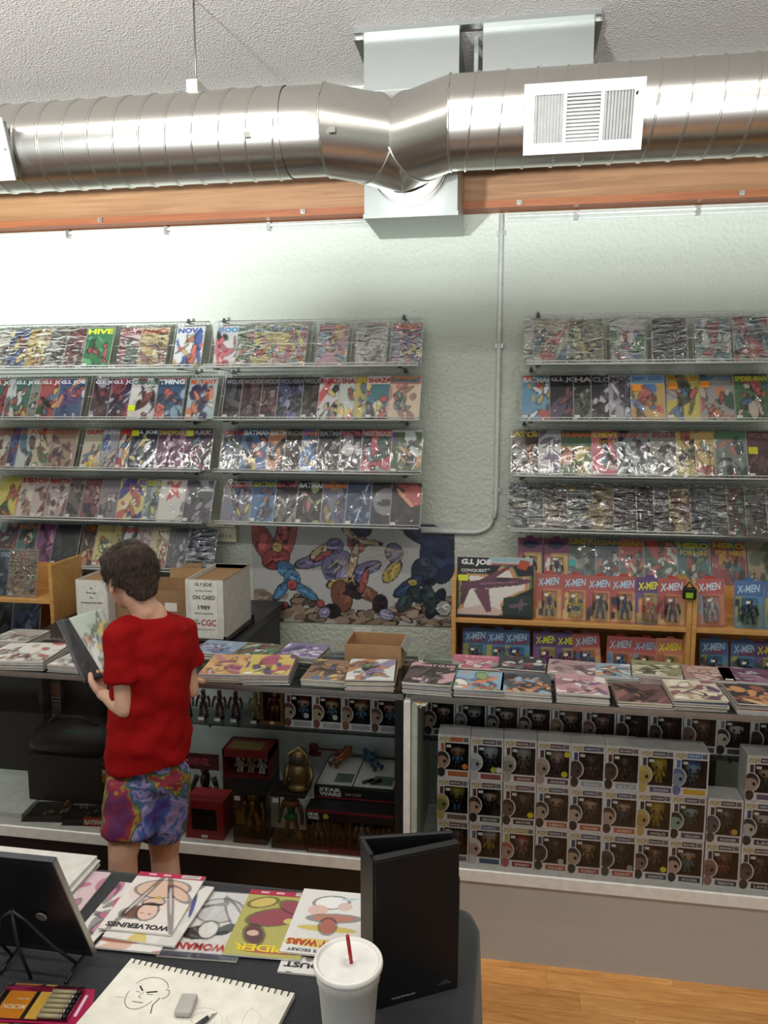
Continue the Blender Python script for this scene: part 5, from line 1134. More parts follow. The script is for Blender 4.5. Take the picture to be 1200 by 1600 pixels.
win_box(XP-0.058-4*(PW+0.001)-0.100, CY0+0.205, 0.7355, 0.095, 0.08, 0.150, '6a4a28', '3a2418', 'amber window box with a red and gold toy', 0.14, 0.12, ('a87838', '7a2c24', 'a87838', '6a2820'), 1.0)
# things toward the dark end
a_ = put(98, 1215, CY0+0.12)
r = empty('black_bag', (a_.x, CY0+0.25, DECK+0.20)); mb = MB()
mb.tube([(-0.19, 0, 0.03), (-0.15, 0, 0.06), (-0.05, 0, 0.085), (0.06, 0, 0.085), (0.14, 0, 0.06), (0.17, 0, 0.03)], 0, 18, True, [(0.05, 0.03), (0.09, 0.055), (0.10, 0.085), (0.10, 0.085), (0.085, 0.055), (0.045, 0.03)]); mb.build('bag_body', solid('15161a', 0.5), r)
MB().tube([(-0.12, -0.03, 0.12), (-0.06, -0.06, 0.18), (0.06, -0.06, 0.18), (0.12, -0.03, 0.12)], 0.008, 8).build('handle', M_BLACK, r); MB().obox(Matrix.Translation((0.02, -0.07, 0.135)) @ Matrix.Rotation(0.6, 4, 'X'), (-0.03, -0.02, 0), (0.05, 0.02, 0.003)).build('green_tag', solid('1d5a48', 0.5), r)
T(r, 'black bulky bag with a green tag inside the dark case', 'bag')
T(bevel(MB().box((-0.21, -0.06, 0), (0.20, 0.055, 0.1985)).build('storage_carton', solid('1d1a1a', 0.6), None, (a_.x, CY0+0.26, DECK+0.0005)), 0.003), 'dark carton under the black bag', 'box')
a_ = put(75, 1150, CY0+0.34)
o = MB().box((0, 0, 0), (0.058, 0.02, 0.46)).build('art_panel', solid('1a1a1a', 0.5), None, (a_.x, CY0+0.36, DECK+0.0005)); MB().box((0.012, -0.0008, 0.27), (0.057, 0.0, 0.385)).build('white_print', M_PAPER, o); MB().box((0.012, -0.0008, 0.392), (0.057, 0.0, 0.45)).build('brown_print', solid('5a3826', 0.5), o)
for k in range(7): MB().box((0.003, -0.0008, 0.27+0.016*k), (0.007, 0.0, 0.278+0.016*k)).build('perforation', M_PAPER, o)
MB().tube([(0.02, -0.001, 0.33), (0.045, -0.001, 0.335), (0.056, -0.001, 0.30)], 0.003, 5).build('ink_stroke', M_BLACK, o)
T(o, 'narrow standing panel with a white and black print', 'art panel')
a_ = put(157, 1275, CY0+0.05)
win_box(a_.x, CY0+0.06, DECK+0.0005, 0.14, 0.09, 0.145, '261c1a', '1a1512', 'dark brown window box under the yellow carton', 0.1, 0.2, ('4a3020', '3a2820', '4a3020', '2a2018'), 0.9)
r = empty('yellow_carton', (a_.x+0.002, CY0+0.065, DECK+0.146)); MB().box((0, 0, 0), (0.135, 0.075, 0.130)).build('carton', solid('2a2016', 0.4), r); MB().box((0.004, -0.0008, 0.03), (0.13, 0.0, 0.085)).build('yellow_panel', solid('8a6a20', 0.4), r); MB().ell((0.03, 0, 0.105), (0.026, 0.003, 0.014)).build('red_badge', solid('7a2420', 0.4), r); letter('BEN', r, 0.008, -0.0016, 0.066, 0.05, 0.016, 'c0b8a0', 0, 0.04)
T(r, 'dark carton with yellow panel stacked on a brown box', 'toy box')
for k, (px, py, dx, c, lab) in enumerate(((32, 1290, 0.17, '3a3a34', 'flat clear package with grey toy parts on the deck'), (95, 1298, 0.145, '3c4030', 'flat package of green toy parts with a red logo'))):
    a = put(px, py, CY0+0.03); r = empty('flat_package', (a.x, CY0+0.035, DECK+0.0005), (0, 0, 0.12)); MB().box((0, 0, 0), (dx, 0.15, 0.004)).build('backing_card', solid('2c2c28', 0.5), r)
    rg = random.Random(k)
    for j in range(9):
        cx, cy = rg.uniform(0.02, dx-0.02), rg.uniform(0.02, 0.13); MB().tube([(cx, cy, 0.010), (cx+rg.uniform(-0.02, 0.02), cy+0.012, 0.016)], 0.007, 7).build('toy_part', solid(rg.choice(['5a6a48', '6a6a60', '7a3a28', '48543c', '6a6440']), 0.4), r)
    MB().box((0.002, 0.002, 0.004), (dx-0.002, 0.148, 0.028)).build('clear_cover', M_CLEAR, r)
    if k: MB().obox(Matrix.Translation((dx*0.62, -0.002, 0.0)), (0, 0, 0), (0.095, 0.004, 0.036)).build('logo_panel', solid('9a2c1c', 0.4), r); letter('BATMAN', r, dx*0.62+0.004, -0.0032, 0.008, 0.085, 0.02, 'd0c0a8', 0, 0.06)
    T(r, lab, 'toy package')
# ------------------------------------------------------------------ comic stacks on the case top
PAGES = [MB().box((0, -0.0032, 0), (0.170, 0, 1)).mesh('comic_book', solid(c, 0.6)) for c in ('c9c4b8', 'bdb8ae', 'd2cdc2', 'a9a49c', 'b8a8a0')]
CVR = [MB().box((0, -0.0008, 0), (0.1705, 0.0, 1.002)).mesh('cover', solid(c, 0.4)) for c in ('5a5a66', '7a3c3c', '9a9a94', '4a5a70', '8a7a50', '302e34')]
def stack(px, py, Y, n, rot, pal, look, title='', tcol='f0f0f0', band=None, h=None, t=0.0036, pages=None, tz=0.80):
    a = aY(px, py, Y); rg = random.Random(int(px*3+py)); c, s = math.cos(rot), math.sin(rot)
    h = h or ((0.185 if Y < CY0+0.1 else 0.155) if px > 640 else (0.225 if Y < CY0+0.1 else 0.165))
    if rot > 0: org = (a.x, Y)
    else: org = (a.x, Y-0.17*math.sin(rot))
    z = CZ+0.0006
    for k in range(n):
        jx, jy, jr = rg.gauss(0, 0.0022), rg.gauss(0, 0.0022), rg.gauss(0, 0.012)
        if k < n-1:
            o = link('comic_book', PAGES[pages if pages is not None else rg.randrange(5)], None, (org[0]+jx, org[1]+jy, z), (-math.pi/2, 0, rot+jr), (1, 1, h))
            link('cover', CVR[rg.randrange(6)], o, (0, -0.0032, 0)); z += 0.0041
            T(o, f'comic in the counter stack topped by the {look} one', 'comic book', f'comics in the stack topped by the {look} one')
        else:
            o = comic(pal.split(), title, tcol, (org[0]+jx, org[1]+jy, z), (-math.pi/2, 0, rot+jr), w=0.170, h=h, t=t, slv=None, band=band, tz=tz, busy=9)
            T(o, f'{look} comic on top of its counter stack', 'comic book', 'top comics of the counter stacks')
FY, BY = CY0+0.004, CY0+0.262
STK = [  # front row
 (-35, 1050, FY, 8, 0.05, 'c8c4b8 a8a49a d8d4c8 8a4a44', 'blank cream'),
 (0, 1050, FY, 9, 0.10, 'd0ccc0 b02c34 a8a098 c8c4b8', 'white with a red dot'),
 (72, 1054, FY, 7, -0.06, 'b8b4aa 8a8680 d0ccc4 6a6660', 'pale grey'),
 (310, 1069, FY, 7, 0.10, 'c08a3c b06868 d0a050 98486a c8a898', 'orange and rose'),
 (377, 1073, FY, 9, 0.14, 'c8b038 5a4878 a8405a d0c860 4a68a0', 'yellow and violet'),
 (470, 1072, FY+0.02, 6, 0.0, '8a6a4c c8a838 5a4a3c b08a60 3a6aa0', 'brown and gold'),
 (540, 1079, FY, 10, 0.10, 'c8ccc8 8a7a98 b06a40 3a3a40 708a60', 'white, orange and black'),
 (628, 1084, FY, 10, -0.04, '3c3636 b88a90 5a4a48 c8bcb8 4a3a3c', 'black and pink lettered', 'DEADLY CLASS', 'c8a0a4'),
 (708, 1094, FY, 8, 0.0, '78a0b8 7a9a48 c87038 d8d8d0 5a5a98 b04848', 'rainbow coloured'),
 (781, 1101, FY, 8, -0.02, '4a5058 b06a38 8aa0b0 302c30 c89048', 'orange and slate'),
 (869, 1103, FY, 9, -0.03, 'b8848c d8d0cc 9a6878 c8a8a8 7a5a88', 'dusty pink'),
 (966, 1107, FY, 5, 0.0, '6a4440 8a5848 4a3030 a06a50 302426', 'rust brown'),
 (1052, 1111, FY, 10, 0.02, 'c8b89c 8a5a58 d8ccb4 5a4468 b08a68', 'cream with purple figures'),
 (1152, 1113, FY, 9, 0.0, '3a3034 c07a30 8a4a2c 5a4a48 d0a860', 'black and amber'),
 (1228, 1116, FY, 8, 0.02, '6a7080 a8a8a0 404858 c8b8a0', 'blue grey'),
 # back row
 (-15, 1028, BY, 7, 0.0, '9a948c c0bcb4 6a6460 a88878', 'grey cream'),
 (100, 1032, BY, 5, -0.12, '7a7674 4a484a a8a49e', 'charcoal grey'),
 (296, 1040, BY-0.02, 7, -0.05, '7a90a8 a8a4c0 607898 c8c8d0 8a6a98', 'lavender blue'),
 (352, 1034, BY, 4, -0.10, '6a5a48 5a8a58 c8c8c0 983a3c', 'green and red'),
 (428, 1036, BY, 6, -0.08, '7a6a98 c8c0d0 504878 a898b8', 'violet'),
 (706, 1062, BY, 9, 0.0, 'a83a58 c8b0b0 8a8480 c86880 5a4a50', 'pink titled', 'THOR', 'd8a0b0', (0.6, 'b04468')),
 (777, 1066, BY, 10, -0.05, '3a3a40 c8c4c0 8a3038 6a6a70 a8a8a8', 'black, white and red'),
 (853, 1066, BY, 8, -0.10, 'a88a8c 8a6a74 c8b8b4 6a5a60 b07a80', 'mauve'),
 (922, 1078, BY-0.03, 7, 0.0, '88a0b0 c8c8c4 a86040 4a6080 c89868', 'blue and orange'),
 (988, 1078, BY, 11, -0.12, '8a8658 b8b490 5a6048 a89868 c8c4a8', 'olive green'),
 (1073, 1078, BY, 9, -0.08, '9a7068 b89084 6a4a48 c8a898', 'salmon'),
 (1134, 1082, BY, 9, -0.10, '6a3858 8a6078 a8a4a0 4a2c44 c8a8b8', 'plum')]
for q in STK:
    q = list(q)
    if q[2] > CY0+0.1 and q[0] > 640: q[2] = CY0+0.205
    stack(*q)
a_ = aY(539, 1031, CY0+0.27); b_ = aY(627, 1031, CY0+0.27)
r = carton(a_.x, CY0+0.265, CZ+0.0006, b_.x-a_.x, 0.17, 0.085, M_CARD, 'shallow open cardboard tray under the wall outlet')
MB().obox(Matrix.Translation((b_.x-a_.x, 0, 0.085)) @ Matrix.Rotation(0.9, 4, 'Y'), (0, 0.004, 0), (0.03, 0.166, 0.003)).build('side_flap', solid('8a8a86', 0.6), r)
# ------------------------------------------------------------------ the person
SKIN = solid('cfa288', 0.5, var=0.05)
def body_mesh(mb, name, mat, voxel, parent, smooth=6):
    o = mb.build(name, mat, parent); m = o.modifiers.new('remesh', 'REMESH'); m.mode = 'VOXEL'; m.voxel_size = voxel; m.use_smooth_shade = True
    s = o.modifiers.new('smooth', 'SMOOTH'); s.iterations = smooth; s.factor = 0.5; return o
def chain(mb, pts, n=14, balls=True):
    """tapered limb: (point, radius or (ra, rb))"""
    P = [Vector(p) for p, _ in pts]; R_ = [r for _, r in pts]
    mb.tube(P, 0, n, True, R_)
    if balls:
        for p, r in pts:
            q = r if not isinstance(r, tuple) else min(r); mb.ell(p, (q, q, q), 12, 8)
base = aY(232, 1300, 2.2)
per = empty('person', (base.x, 2.2, 0))
off = Vector(per.location)
def J(px, py, Y): return aY(px, py, Y)-off
def fr(f, up=Vector((0, 0, 1))):
    f = Vector(f).normalized(); l = up.cross(f).normalized(); u = f.cross(l); return Matrix((f, l, u)).transposed()   # columns: forward, left, up
hd = J(203, 902, 2.19); HF = fr((-0.80, 0.50, -0.34)); 
def H(f, l, u): return hd + HF @ Vector((f, l, u))
nb = J(236, 962, 2.20); chest = J(236, 1035, 2.205); waist = J(234, 1120, 2.2); pel = J(232, 1195, 2.2)
ls, rs = J(190, 992, 2.12), J(283, 988, 2.29)
le, lw, lh = J(194, 1108, 2.10), J(166, 1088, 2.20), J(154, 1076, 2.245)
re_, rw, rh = J(298, 1078, 2.30), J(291, 1066, 2.47), J(283, 1062, 2.53)
lk = J(192, 1338, 2.10); rk = J(257, 1335, 2.28); lhp = J(209, 1215, 2.17); rhp = J(256, 1215, 2.23)
la = Vector((lk.x-0.03, lk.y+0.03, 0.075)); ra = Vector((rk.x+0.05, rk.y-0.06, 0.075))
mb = MB()
# head: cranium, face, jaw, nose, ears, lips
mb.ell(H(0, 0, 0.022), (0.088, 0.070, 0.076), 20, 14, HF); mb.ell(H(0.022, 0, -0.025), (0.066, 0.056, 0.068), 18, 12, HF); mb.ell(H(0.042, 0, -0.062), (0.036, 0.036, 0.030), 14, 10, HF)
chain(mb, [(H(0.082, 0, 0.008), 0.007), (H(0.102, 0, -0.024), 0.011)], 10); mb.ell(H(0.080, 0, -0.048), (0.012, 0.022, 0.008), 10, 8, HF); mb.ell(H(0.076, 0, 0.018), (0.014, 0.045, 0.008), 10, 8, HF)
for s_ in (-1, 1): mb.ell(H(-0.002, s_*0.068, -0.018), (0.020, 0.009, 0.029), 12, 8, fr((-0.80+s_*0.2, 0.50+s_*0.3, -0.34)))
chain(mb, [(H(-0.015, 0, -0.055), 0.047), ((H(-0.02, 0, -0.09)+nb)/2, 0.045), (nb, 0.050), (chest*0.25+nb*0.75, 0.062)])
chain(mb, [(chest*0.75+nb*0.25, (0.066, 0.092)), (chest, (0.072, 0.098)), (waist, (0.066, 0.088)), (pel, (0.076, 0.098))], 18, False)
mb.ell(pel, (0.098, 0.076, 0.08)); mb.ell(chest, (0.095, 0.07, 0.09))
chain(mb, [(nb+Vector((0, 0, -0.02)), 0.045), (ls, 0.038), (ls*0.5+le*0.5, 0.031), (le, 0.027)]); chain(mb, [(le, 0.027), (le*0.6+lw*0.4, 0.028), (lw, 0.019)])
chain(mb, [(nb+Vector((0, 0, -0.02)), 0.045), (rs, 0.038), (rs*0.5+re_*0.5, 0.031), (re_, 0.027)]); chain(mb, [(re_, 0.027), (re_*0.6+rw*0.4, 0.028), (rw, 0.019)])
chain(mb, [(lhp, 0.060), (lhp*0.4+lk*0.6, 0.062), (lk, 0.045), (lk*0.72+la*0.28, 0.046), (la, 0.032)]); chain(mb, [(rhp, 0.060), (rhp*0.4+rk*0.6, 0.062), (rk, 0.047), (rk*0.72+ra*0.28, 0.048), (ra, 0.032)])
def hand(mb, w, h, fdir, pnorm, curl):
    f = Vector(fdir).normalized(); n_ = (Vector(pnorm)-f*Vector(pnorm).dot(f)).normalized(); s_ = f.cross(n_)
    pc = w+f*0.045
    chain(mb, [(w, 0.021), (w+f*0.025, (0.026, 0.014))], 12, False)
    M = Matrix((f, s_, n_)).transposed(); mb.ell(pc, (0.042, 0.036, 0.014), 14, 8, M)
    for k, (o_, L) in enumerate(((-0.027, 0.052), (-0.009, 0.062), (0.009, 0.058), (0.027, 0.045))):
        p0 = pc+f*0.030+s_*o_; a1 = curl; p1 = p0+(f*math.cos(a1)+n_*math.sin(a1))*L*0.5; p2 = p1+(f*math.cos(2.1*a1)+n_*math.sin(2.1*a1))*L*0.5
        chain(mb, [(p0, 0.0092), (p1, 0.0085), (p2, 0.0072)], 9)
    t0 = w+f*0.028-s_*0.026; t1 = t0-s_*0.024+f*0.020+n_*0.012; t2 = t1+f*0.024+n_*0.014-s_*0.004
    chain(mb, [(t0, 0.013), (t1, 0.011), (t2, 0.009)], 9)
hand(mb, lw, lh, (lh-lw), Vector((-0.3, 0.75, 0.5)), 0.75); hand(mb, rw, rh, (-0.25, 0.9, -0.12), Vector((0, 0.1, -1)), 0.25)
body_mesh(mb, 'body', SKIN, 0.0055, per, 3)
eye = MB()
for s_ in (-1, 1): eye.cur = lin('d8d4cc'); eye.ell(H(0.072, s_*0.028, 0.000), (0.010, 0.012, 0.009), 10, 6, HF); eye.cur = lin('2a1c14'); eye.ell(H(0.080, s_*0.028, 0.000), (0.004, 0.005, 0.005), 8, 5, HF)
eye.build('eyes', M_PAINT, per, col=True)
# hair
m, nt, b = newmat('brown_hair'); n = noise(nt, coords(nt, (60, 60, 14)), 3, 4); r_ = ramp(nt, n.outputs[0], [(0.3, lin('2a1f19')), (0.7, lin('58443a'))]); nt.links.new(r_.outputs[0], b.inputs['Base Color']); b.inputs['Roughness'].default_value = 0.55; bump(nt, b, n.outputs[0], 1.0, 0.02); M_HAIR = m
hm = MB(); hm.ell(H(-0.010, 0, 0.036), (0.098, 0.079, 0.078), 24, 16, HF); hm.ell(H(-0.050, 0, 0.000), (0.056, 0.066, 0.078), 20, 12, HF); hm.ell(H(0.055, 0, 0.070), (0.045, 0.058, 0.030), 16, 10, HF); hm.ell(H(-0.058, 0, -0.050), (0.030, 0.048, 0.036), 16, 10, HF)
for s_ in (-1, 1): hm.ell(H(0.018, s_*0.062, 0.018), (0.020, 0.012, 0.026), 10, 8, HF)
ho = body_mesh(hm, 'hair', M_HAIR, 0.006, per, 4)
tx = bpy.data.textures.new('tufts', 'CLOUDS'); tx.noise_scale = 0.028; dm = ho.modifiers.new('tufts', 'DISPLACE'); dm.texture = tx; dm.strength = 0.020; dm.mid_level = 0.5
st = MB(); rg = random.Random(3)
for k in range(4200):
    th, ph = rg.uniform(0, 2*math.pi), rg.uniform(-0.45, 1.45); d = Vector((math.cos(th)*math.cos(ph), math.sin(th)*math.cos(ph), math.sin(ph)))
    if d.x > 0.55 and d.z < 0.45: continue
    c_ = Vector((-0.016, 0, 0.022)); p = c_+Vector((d.x*0.094, d.y*0.078, d.z*0.090)); g = Vector((0.35*(d.z > 0.3), 0, -0.7))+Vector((rg.gauss(0, .25), rg.gauss(0, .25), rg.gauss(0, .2)))
    g = (g-d*g.dot(d)*0.8).normalized(); q = p+g*rg.uniform(0.016, 0.032)+d*rg.uniform(0.004, 0.014); sd = d.cross(g).normalized()*0.0013
    i = [st.vert(hd+HF @ v_) for v_ in (p-sd, p+sd, q)]; st.face(i)
so = st.build('hair_strands', M_HAIR, per); so['kind'] = 'stuff'
# shirt
def fabric(name, hexs, scale=90):
    m, nt, b = newmat(name); n = noise(nt, coords(nt), scale, 2); c = lin(hexs); r_ = ramp(nt, n.outputs[0], [(0.3, tuple(x*0.9 for x in c)), (0.7, c)]); nt.links.new(r_.outputs[0], b.inputs['Base Color']); b.inputs['Roughness'].default_value = 0.9; b.inputs['Specular IOR Level'].default_value = 0.15; bump(nt, b, n.outputs[0], 0.15, 0.002); return m
sh = MB()
hem = J(232, 1187, 2.2)
def oval(c, ra, rb, tilt=0.0, n=26):
    dirx = Vector((0.88, 0.36, 0)).normalized(); diry = Vector((-0.36, 0.93, 0)).normalized()
    return [sh.vert(Vector(c)+dirx*(ra*math.cos(2*math.pi*k/n))+diry*(rb*math.sin(2*math.pi*k/n))+Vector((0, 0, tilt*math.cos(2*math.pi*k/n)))) for k in range(n)]
rings = [oval(nb+Vector((0.0, 0, 0.004)), 0.064, 0.060), oval(nb+Vector((0, 0, -0.012)), 0.080, 0.072), oval(nb*0.72+chest*0.28, 0.118, 0.088), oval(nb*0.4+chest*0.6, 0.132, 0.100), oval(chest*0.6+waist*0.4, 0.128, 0.104), oval(waist, 0.124, 0.104), oval(waist*0.5+hem*0.5+Vector((0, 0, 0)), 0.130, 0.114), oval(hem, 0.136, 0.120, 0.012)]
for a, b2 in zip(rings, rings[1:]): sh.bridge(b2, a)
sh.face(rings[0][::-1]); sh.face(rings[-1])
slv_l = ls*0.40+le*0.60; slv_r = rs*0.42+re_*0.58
for s_, e_ in ((ls, slv_l), (rs, slv_r)):
    chain(sh, [(nb*0.75+chest*0.25, 0.062), (s_+Vector((0, 0, -0.006)), 0.056)], 16)
    sh.tube([s_, s_*0.5+e_*0.5, e_], 0, 18, True, [0.054, 0.052, 0.056])
so = body_mesh(sh, 'shirt', fabric('red_cotton', '8e0a0c'), 0.006, per, 7)
tx2 = bpy.data.textures.new('folds', 'CLOUDS'); tx2.noise_scale = 0.075; tx2.noise_depth = 1; dm = so.modifiers.new('folds', 'DISPLACE'); dm.texture = tx2; dm.strength = 0.024; dm.mid_level = 0.5
# shorts
m, nt, b = newmat('printed_shorts'); mp = coords(nt); nz = noise(nt, mp, 14, 3); 
mxv = nd(nt, 'ShaderNodeMix', data_type='VECTOR'); mxv.inputs[0].default_value = 0.10; nt.links.new(mp.outputs[0], mxv.inputs[4]); nt.links.new(nz.outputs['Color'], mxv.inputs[5])
vo = nd(nt, 'ShaderNodeTexNoise'); setin(vo, Scale=7.5, Detail=3.0, Roughness=0.55, Distortion=0.5); nt.links.new(mxv.outputs[1], vo.inputs['Vector'])
r_ = ramp(nt, vo.outputs[0], [(0.33, lin('4a2c80')), (0.40, lin('3a5a9a')), (0.45, lin('9a8ab8')), (0.485, lin('35507a')), (0.52, lin('3f5a30')), (0.55, lin('988a3c')), (0.562, lin('962a2c')), (0.66, lin('5a2050'))]); r_.color_ramp.interpolation = 'LINEAR'
nt.links.new(r_.outputs[0], b.inputs['Base Color']); b.inputs['Roughness'].default_value = 0.7; M_SHORTS = m
sp_ = MB(); hl, hr = J(200, 1303, 2.13), J(250, 1296, 2.25)
chain(sp_, [(pel+Vector((0, 0, 0.05)), (0.086, 0.106)), (pel+Vector((0, 0, -0.03)), (0.094, 0.118))], 20, False); sp_.ell(pel+Vector((0, 0, -0.03)), (0.12, 0.098, 0.07), 18, 10)
for a_, b_ in ((lhp, hl), (rhp, hr)): sp_.tube([a_, a_*0.5+b_*0.5, b_], 0, 18, True, [0.088, 0.088, 0.086]); sp_.ell(a_, (0.088, 0.085, 0.07), 16, 10)
so = body_mesh(sp_, 'shorts', M_SHORTS, 0.006, per, 5)
dm = so.modifiers.new('folds', 'DISPLACE'); dm.texture = tx2; dm.strength = 0.016; dm.mid_level = 0.5
# shoes
for a_, d_ in ((la, Vector((-0.35, 0.93, 0))), (ra, Vector((-0.55, 0.83, 0)))):
    s_ = MB(); d_ = d_.normalized(); M = Matrix((d_, Vector((-d_.y, d_.x, 0)), Vector((0, 0, 1)))).transposed(); s_.ell(Vector((a_.x, a_.y, 0.034))+d_*0.05, (0.118, 0.042, 0.034), 16, 10, M); s_.ell(Vector((a_.x, a_.y, 0.06)), (0.05, 0.040, 0.045), 14, 8, M)
    body_mesh(s_, 'shoe', solid('2a2c30', 0.6), 0.006, per, 4)
T(per, 'person in a red T-shirt and bright printed shorts reading a comic', 'person')
# open comic in the hand
def open_comic():
    Yc = 2.30
    c = [aY(87, 970, Yc-0.03), aY(107, 966, Yc+0.02), aY(163, 1058, Yc-0.03), aY(131, 1068, Yc-0.10), aY(160, 950, Yc+0.12), aY(196, 1040, Yc+0.06)]
    o = empty('held_comic', tuple(c[2]))
    L = [p-c[2] for p in c]
    def page(a, b_, c_, d_, img, name, th):
        ny, nx = img.shape[:2]; n_ = (b_-a).cross(d_-a).normalized(); mb = MB(); ids = {}
        for j in range(ny):
            for i in range(nx):
                u_, v_ = i/(nx-1), j/(ny-1); p = (a*(1-u_)+b_*u_)*(1-v_)+(d_*(1-u_)+c_*u_)*v_; mb.cur = tuple(img[j, i]); ids[i, j] = mb.vert(p+n_*0.004*math.sin(u_*math.pi))
        for j in range(ny-1):
            for i in range(nx-1): mb.face((ids[i, j], ids[i+1, j], ids[i+1, j+1], ids[i, j+1]), True)
        ob = mb.build(name, M_PRINT, o, col=True); so_ = ob.modifiers.new('thick', 'SOLIDIFY'); so_.thickness = th; so_.offset = -1
        return ob
    g = paint_art(77, ['a8b4a4', 'c8ccc4', '5a8a58', 'c8a83c', 'b08a70', '8aa08a'], 20, 26, busy=9)
    page(L[2], L[5], L[4], L[1], g, 'inner_page', 0.004)
    d = paint_art(78, ['3a393c', '48484c', '2c2b2e'], 8, 20, busy=3); page(L[3], L[2], L[1], L[0], d, 'back_cover', 0.003)
    T(o, 'open comic with a black cover held in the person hand', 'comic book')
open_comic()
# ------------------------------------------------------------------ artist table in front
TZ = 0.77; TX0, TX1, TY0, TY1 = -2.0, -0.045, 0.72, 1.728
tb = empty('draped_table', (-1.0, 1.2, 0))
mb = MB(); rr = 0.035; n = 10; prev = None
def outline(inset, z, wave=0.0):
    pts = []; R0 = 0.07-inset if 0.07-inset > 0.01 else 0.01
    x0, x1, y0, y1 = TX0+inset, TX1-inset, TY0+inset, TY1-inset
    for cx, cy, a0 in ((x1-R0, y1-R0, 0), (x0+R0, y1-R0, 90), (x0+R0, y0+R0, 180), (x1-R0, y0+R0, 270)):
        for k in range(7):
            a = math.radians(a0+15*k); pts.append([cx+R0*math.cos(a), cy+R0*math.sin(a)])
    out = []
    for i, p in enumerate(pts):
        q = pts[(i+1) % len(pts)]; L = math.dist(p, q); m_ = max(1, int(L/0.05))
        for k in range(m_): out.append((p[0]+(q[0]-p[0])*k/m_, p[1]+(q[1]-p[1])*k/m_))
    res = []
    for i, (x, y) in enumerate(out):
        w_ = wave*(math.sin(i*0.9)+0.6*math.sin(i*0.37+1)); cx, cy = (TX0+TX1)/2, (TY0+TY1)/2
        d = Vector((x-cx, y-cy, 0)).normalized(); res.append((x+d.x*w_+1.0, y+d.y*w_-1.2, z))
    return res
base = outline(0, 0); NN = len(base)
def fit(pts):   # resample so that every ring has the same count
    P = [Vector(p) for p in pts]; Ls = [0]
    for i in range(len(P)): Ls.append(Ls[-1]+(P[(i+1) % len(P)]-P[i]).length)
    out = []
    for k in range(NN):
        t = Ls[-1]*k/NN; i = max(j for j in range(len(P)) if Ls[j] <= t+1e-9); f = (t-Ls[i])/max(1e-9, Ls[i+1]-Ls[i]); out.append(P[i].lerp(P[(i+1) % len(P)], f))
    return out
levels = [(rr, TZ, 0)]+[(rr*(1-math.sin(t*math.pi/12)), TZ-rr*(1-math.cos(t*math.pi/12)), 0.0) for t in range(1, 7)]+[(-0.004, 0.6, 0.004), (-0.012, 0.35, 0.010), (-0.02, 0.03, 0.016)]
for ins, z, wv in levels:
    cur = [mb.vert(p) for p in fit(outline(ins, z, wv))]
    if prev: mb.bridge(cur, prev)
    else: mb.face(cur)
    prev = cur
mb.build('tablecloth', M_CLOTH, tb)
for x in (-0.93, 0.86):
    for y in (-0.42, 0.44): MB().tube([(x, y, 0), (x, y, TZ-0.03)], 0.014, 8).build('leg', M_DARKMETAL, tb)
T(tb, 'table draped in a black cloth beside the wooden floor', 'table')


def flat(x, y, z, rot, w, h, pal, title, tcol, label, **kw):
    """comic lying upside down for the camera; x, y is its far-right corner"""
    t = kw.pop('t', 0.0042); band = kw.pop('far', None)
    o = comic(pal.split(), title, tcol, (x, y, z), (-math.pi/2, 0, math.pi+rot), w=w, h=h, t=t, nx=84, barcode=False, **kw)
    if band:
        hb_ = MB().quad((0, -t-0.0006, 0), (w, -t-0.0006, 0), (w, -t-0.0006, h*0.08), (0, -t-0.0006, h*0.08)).build('header_band', solid(band, 0.45), o)
        MB().quad((0.01, -t-0.0012, h*0.012), (w*0.34, -t-0.0012, h*0.012), (w*0.34, -t-0.0012, h*0.066), (0.01, -t-0.0012, h*0.066)).build('barcode_box', M_PAPER, hb_)
        for k in range(14): MB().quad((0.014+k*0.0034, -t-0.0017, h*0.018), (0.0155+k*0.0034, -t-0.0017, h*0.018), (0.0155+k*0.0034, -t-0.0017, h*0.06), (0.014+k*0.0034, -t-0.0017, h*0.06)).build('barcode_line', M_BLACK, hb_)
        for k in (0.5, 0.72): MB().quad((w*k, -t-0.0012, h*0.025), (w*k+0.02, -t-0.0012, h*0.025), (w*k+0.02, -t-0.0012, h*0.055), (w*k, -t-0.0012, h*0.055)).build('logo_box', solid('d0a8ac', 0.5), hb_)
    T(o, label, 'comic book', 'comics laid out on the black table'); return o
Z0 = TZ+0.0008; q = 0.0054; CWT, CHT = 0.173, 0.215
flat(-0.985, 1.690, Z0, 0.03, 0.16, 0.20, 'c8a8b0 b05a7a d8d0d0 8a5a68', '', '', 'pink swirl print lying beside the black easel panel', slv=None, busy=5)
flat(-0.770, 1.655, Z0, -0.02, CWT, CHT, 'd0ccc6 b0688a 8a8488 d8d4d0', '', '', 'white comic with magenta marks under the pink-banded comic', slv=None, shapes=[(0.75, 0.4, 0.08, 0.2, 0.4, 'b0406a'), (0.8, 0.6, 0.05, 0.12, 0.9, 'b0406a')], busy=4)
flat(-0.735, 1.642, Z0+q, 0.03, CWT, CHT, 'd4d0c8 b07048 c8a088 d8d4cc', '', '', 'white comic with orange lettering under the pink-banded comic', slv=None, busy=3, shapes=[(0.6, 0.88, 0.3, 0.05, 0, 'a85838')])
flat(-0.695, 1.660, Z0+2*q, -0.03, CWT, CHT, 'd2cec8 c8c4be c8b048', '', '', 'white comic with blue and yellow streaks between two sketched covers', slv=None, busy=2, shapes=[(0.12, 0.35, 0.03, 0.3, 0.2, '2c3f88'), (0.2, 0.3, 0.02, 0.25, 0.3, 'c8a838'), (0.28, 0.4, 0.025, 0.25, 0.3, '2c3f88')])
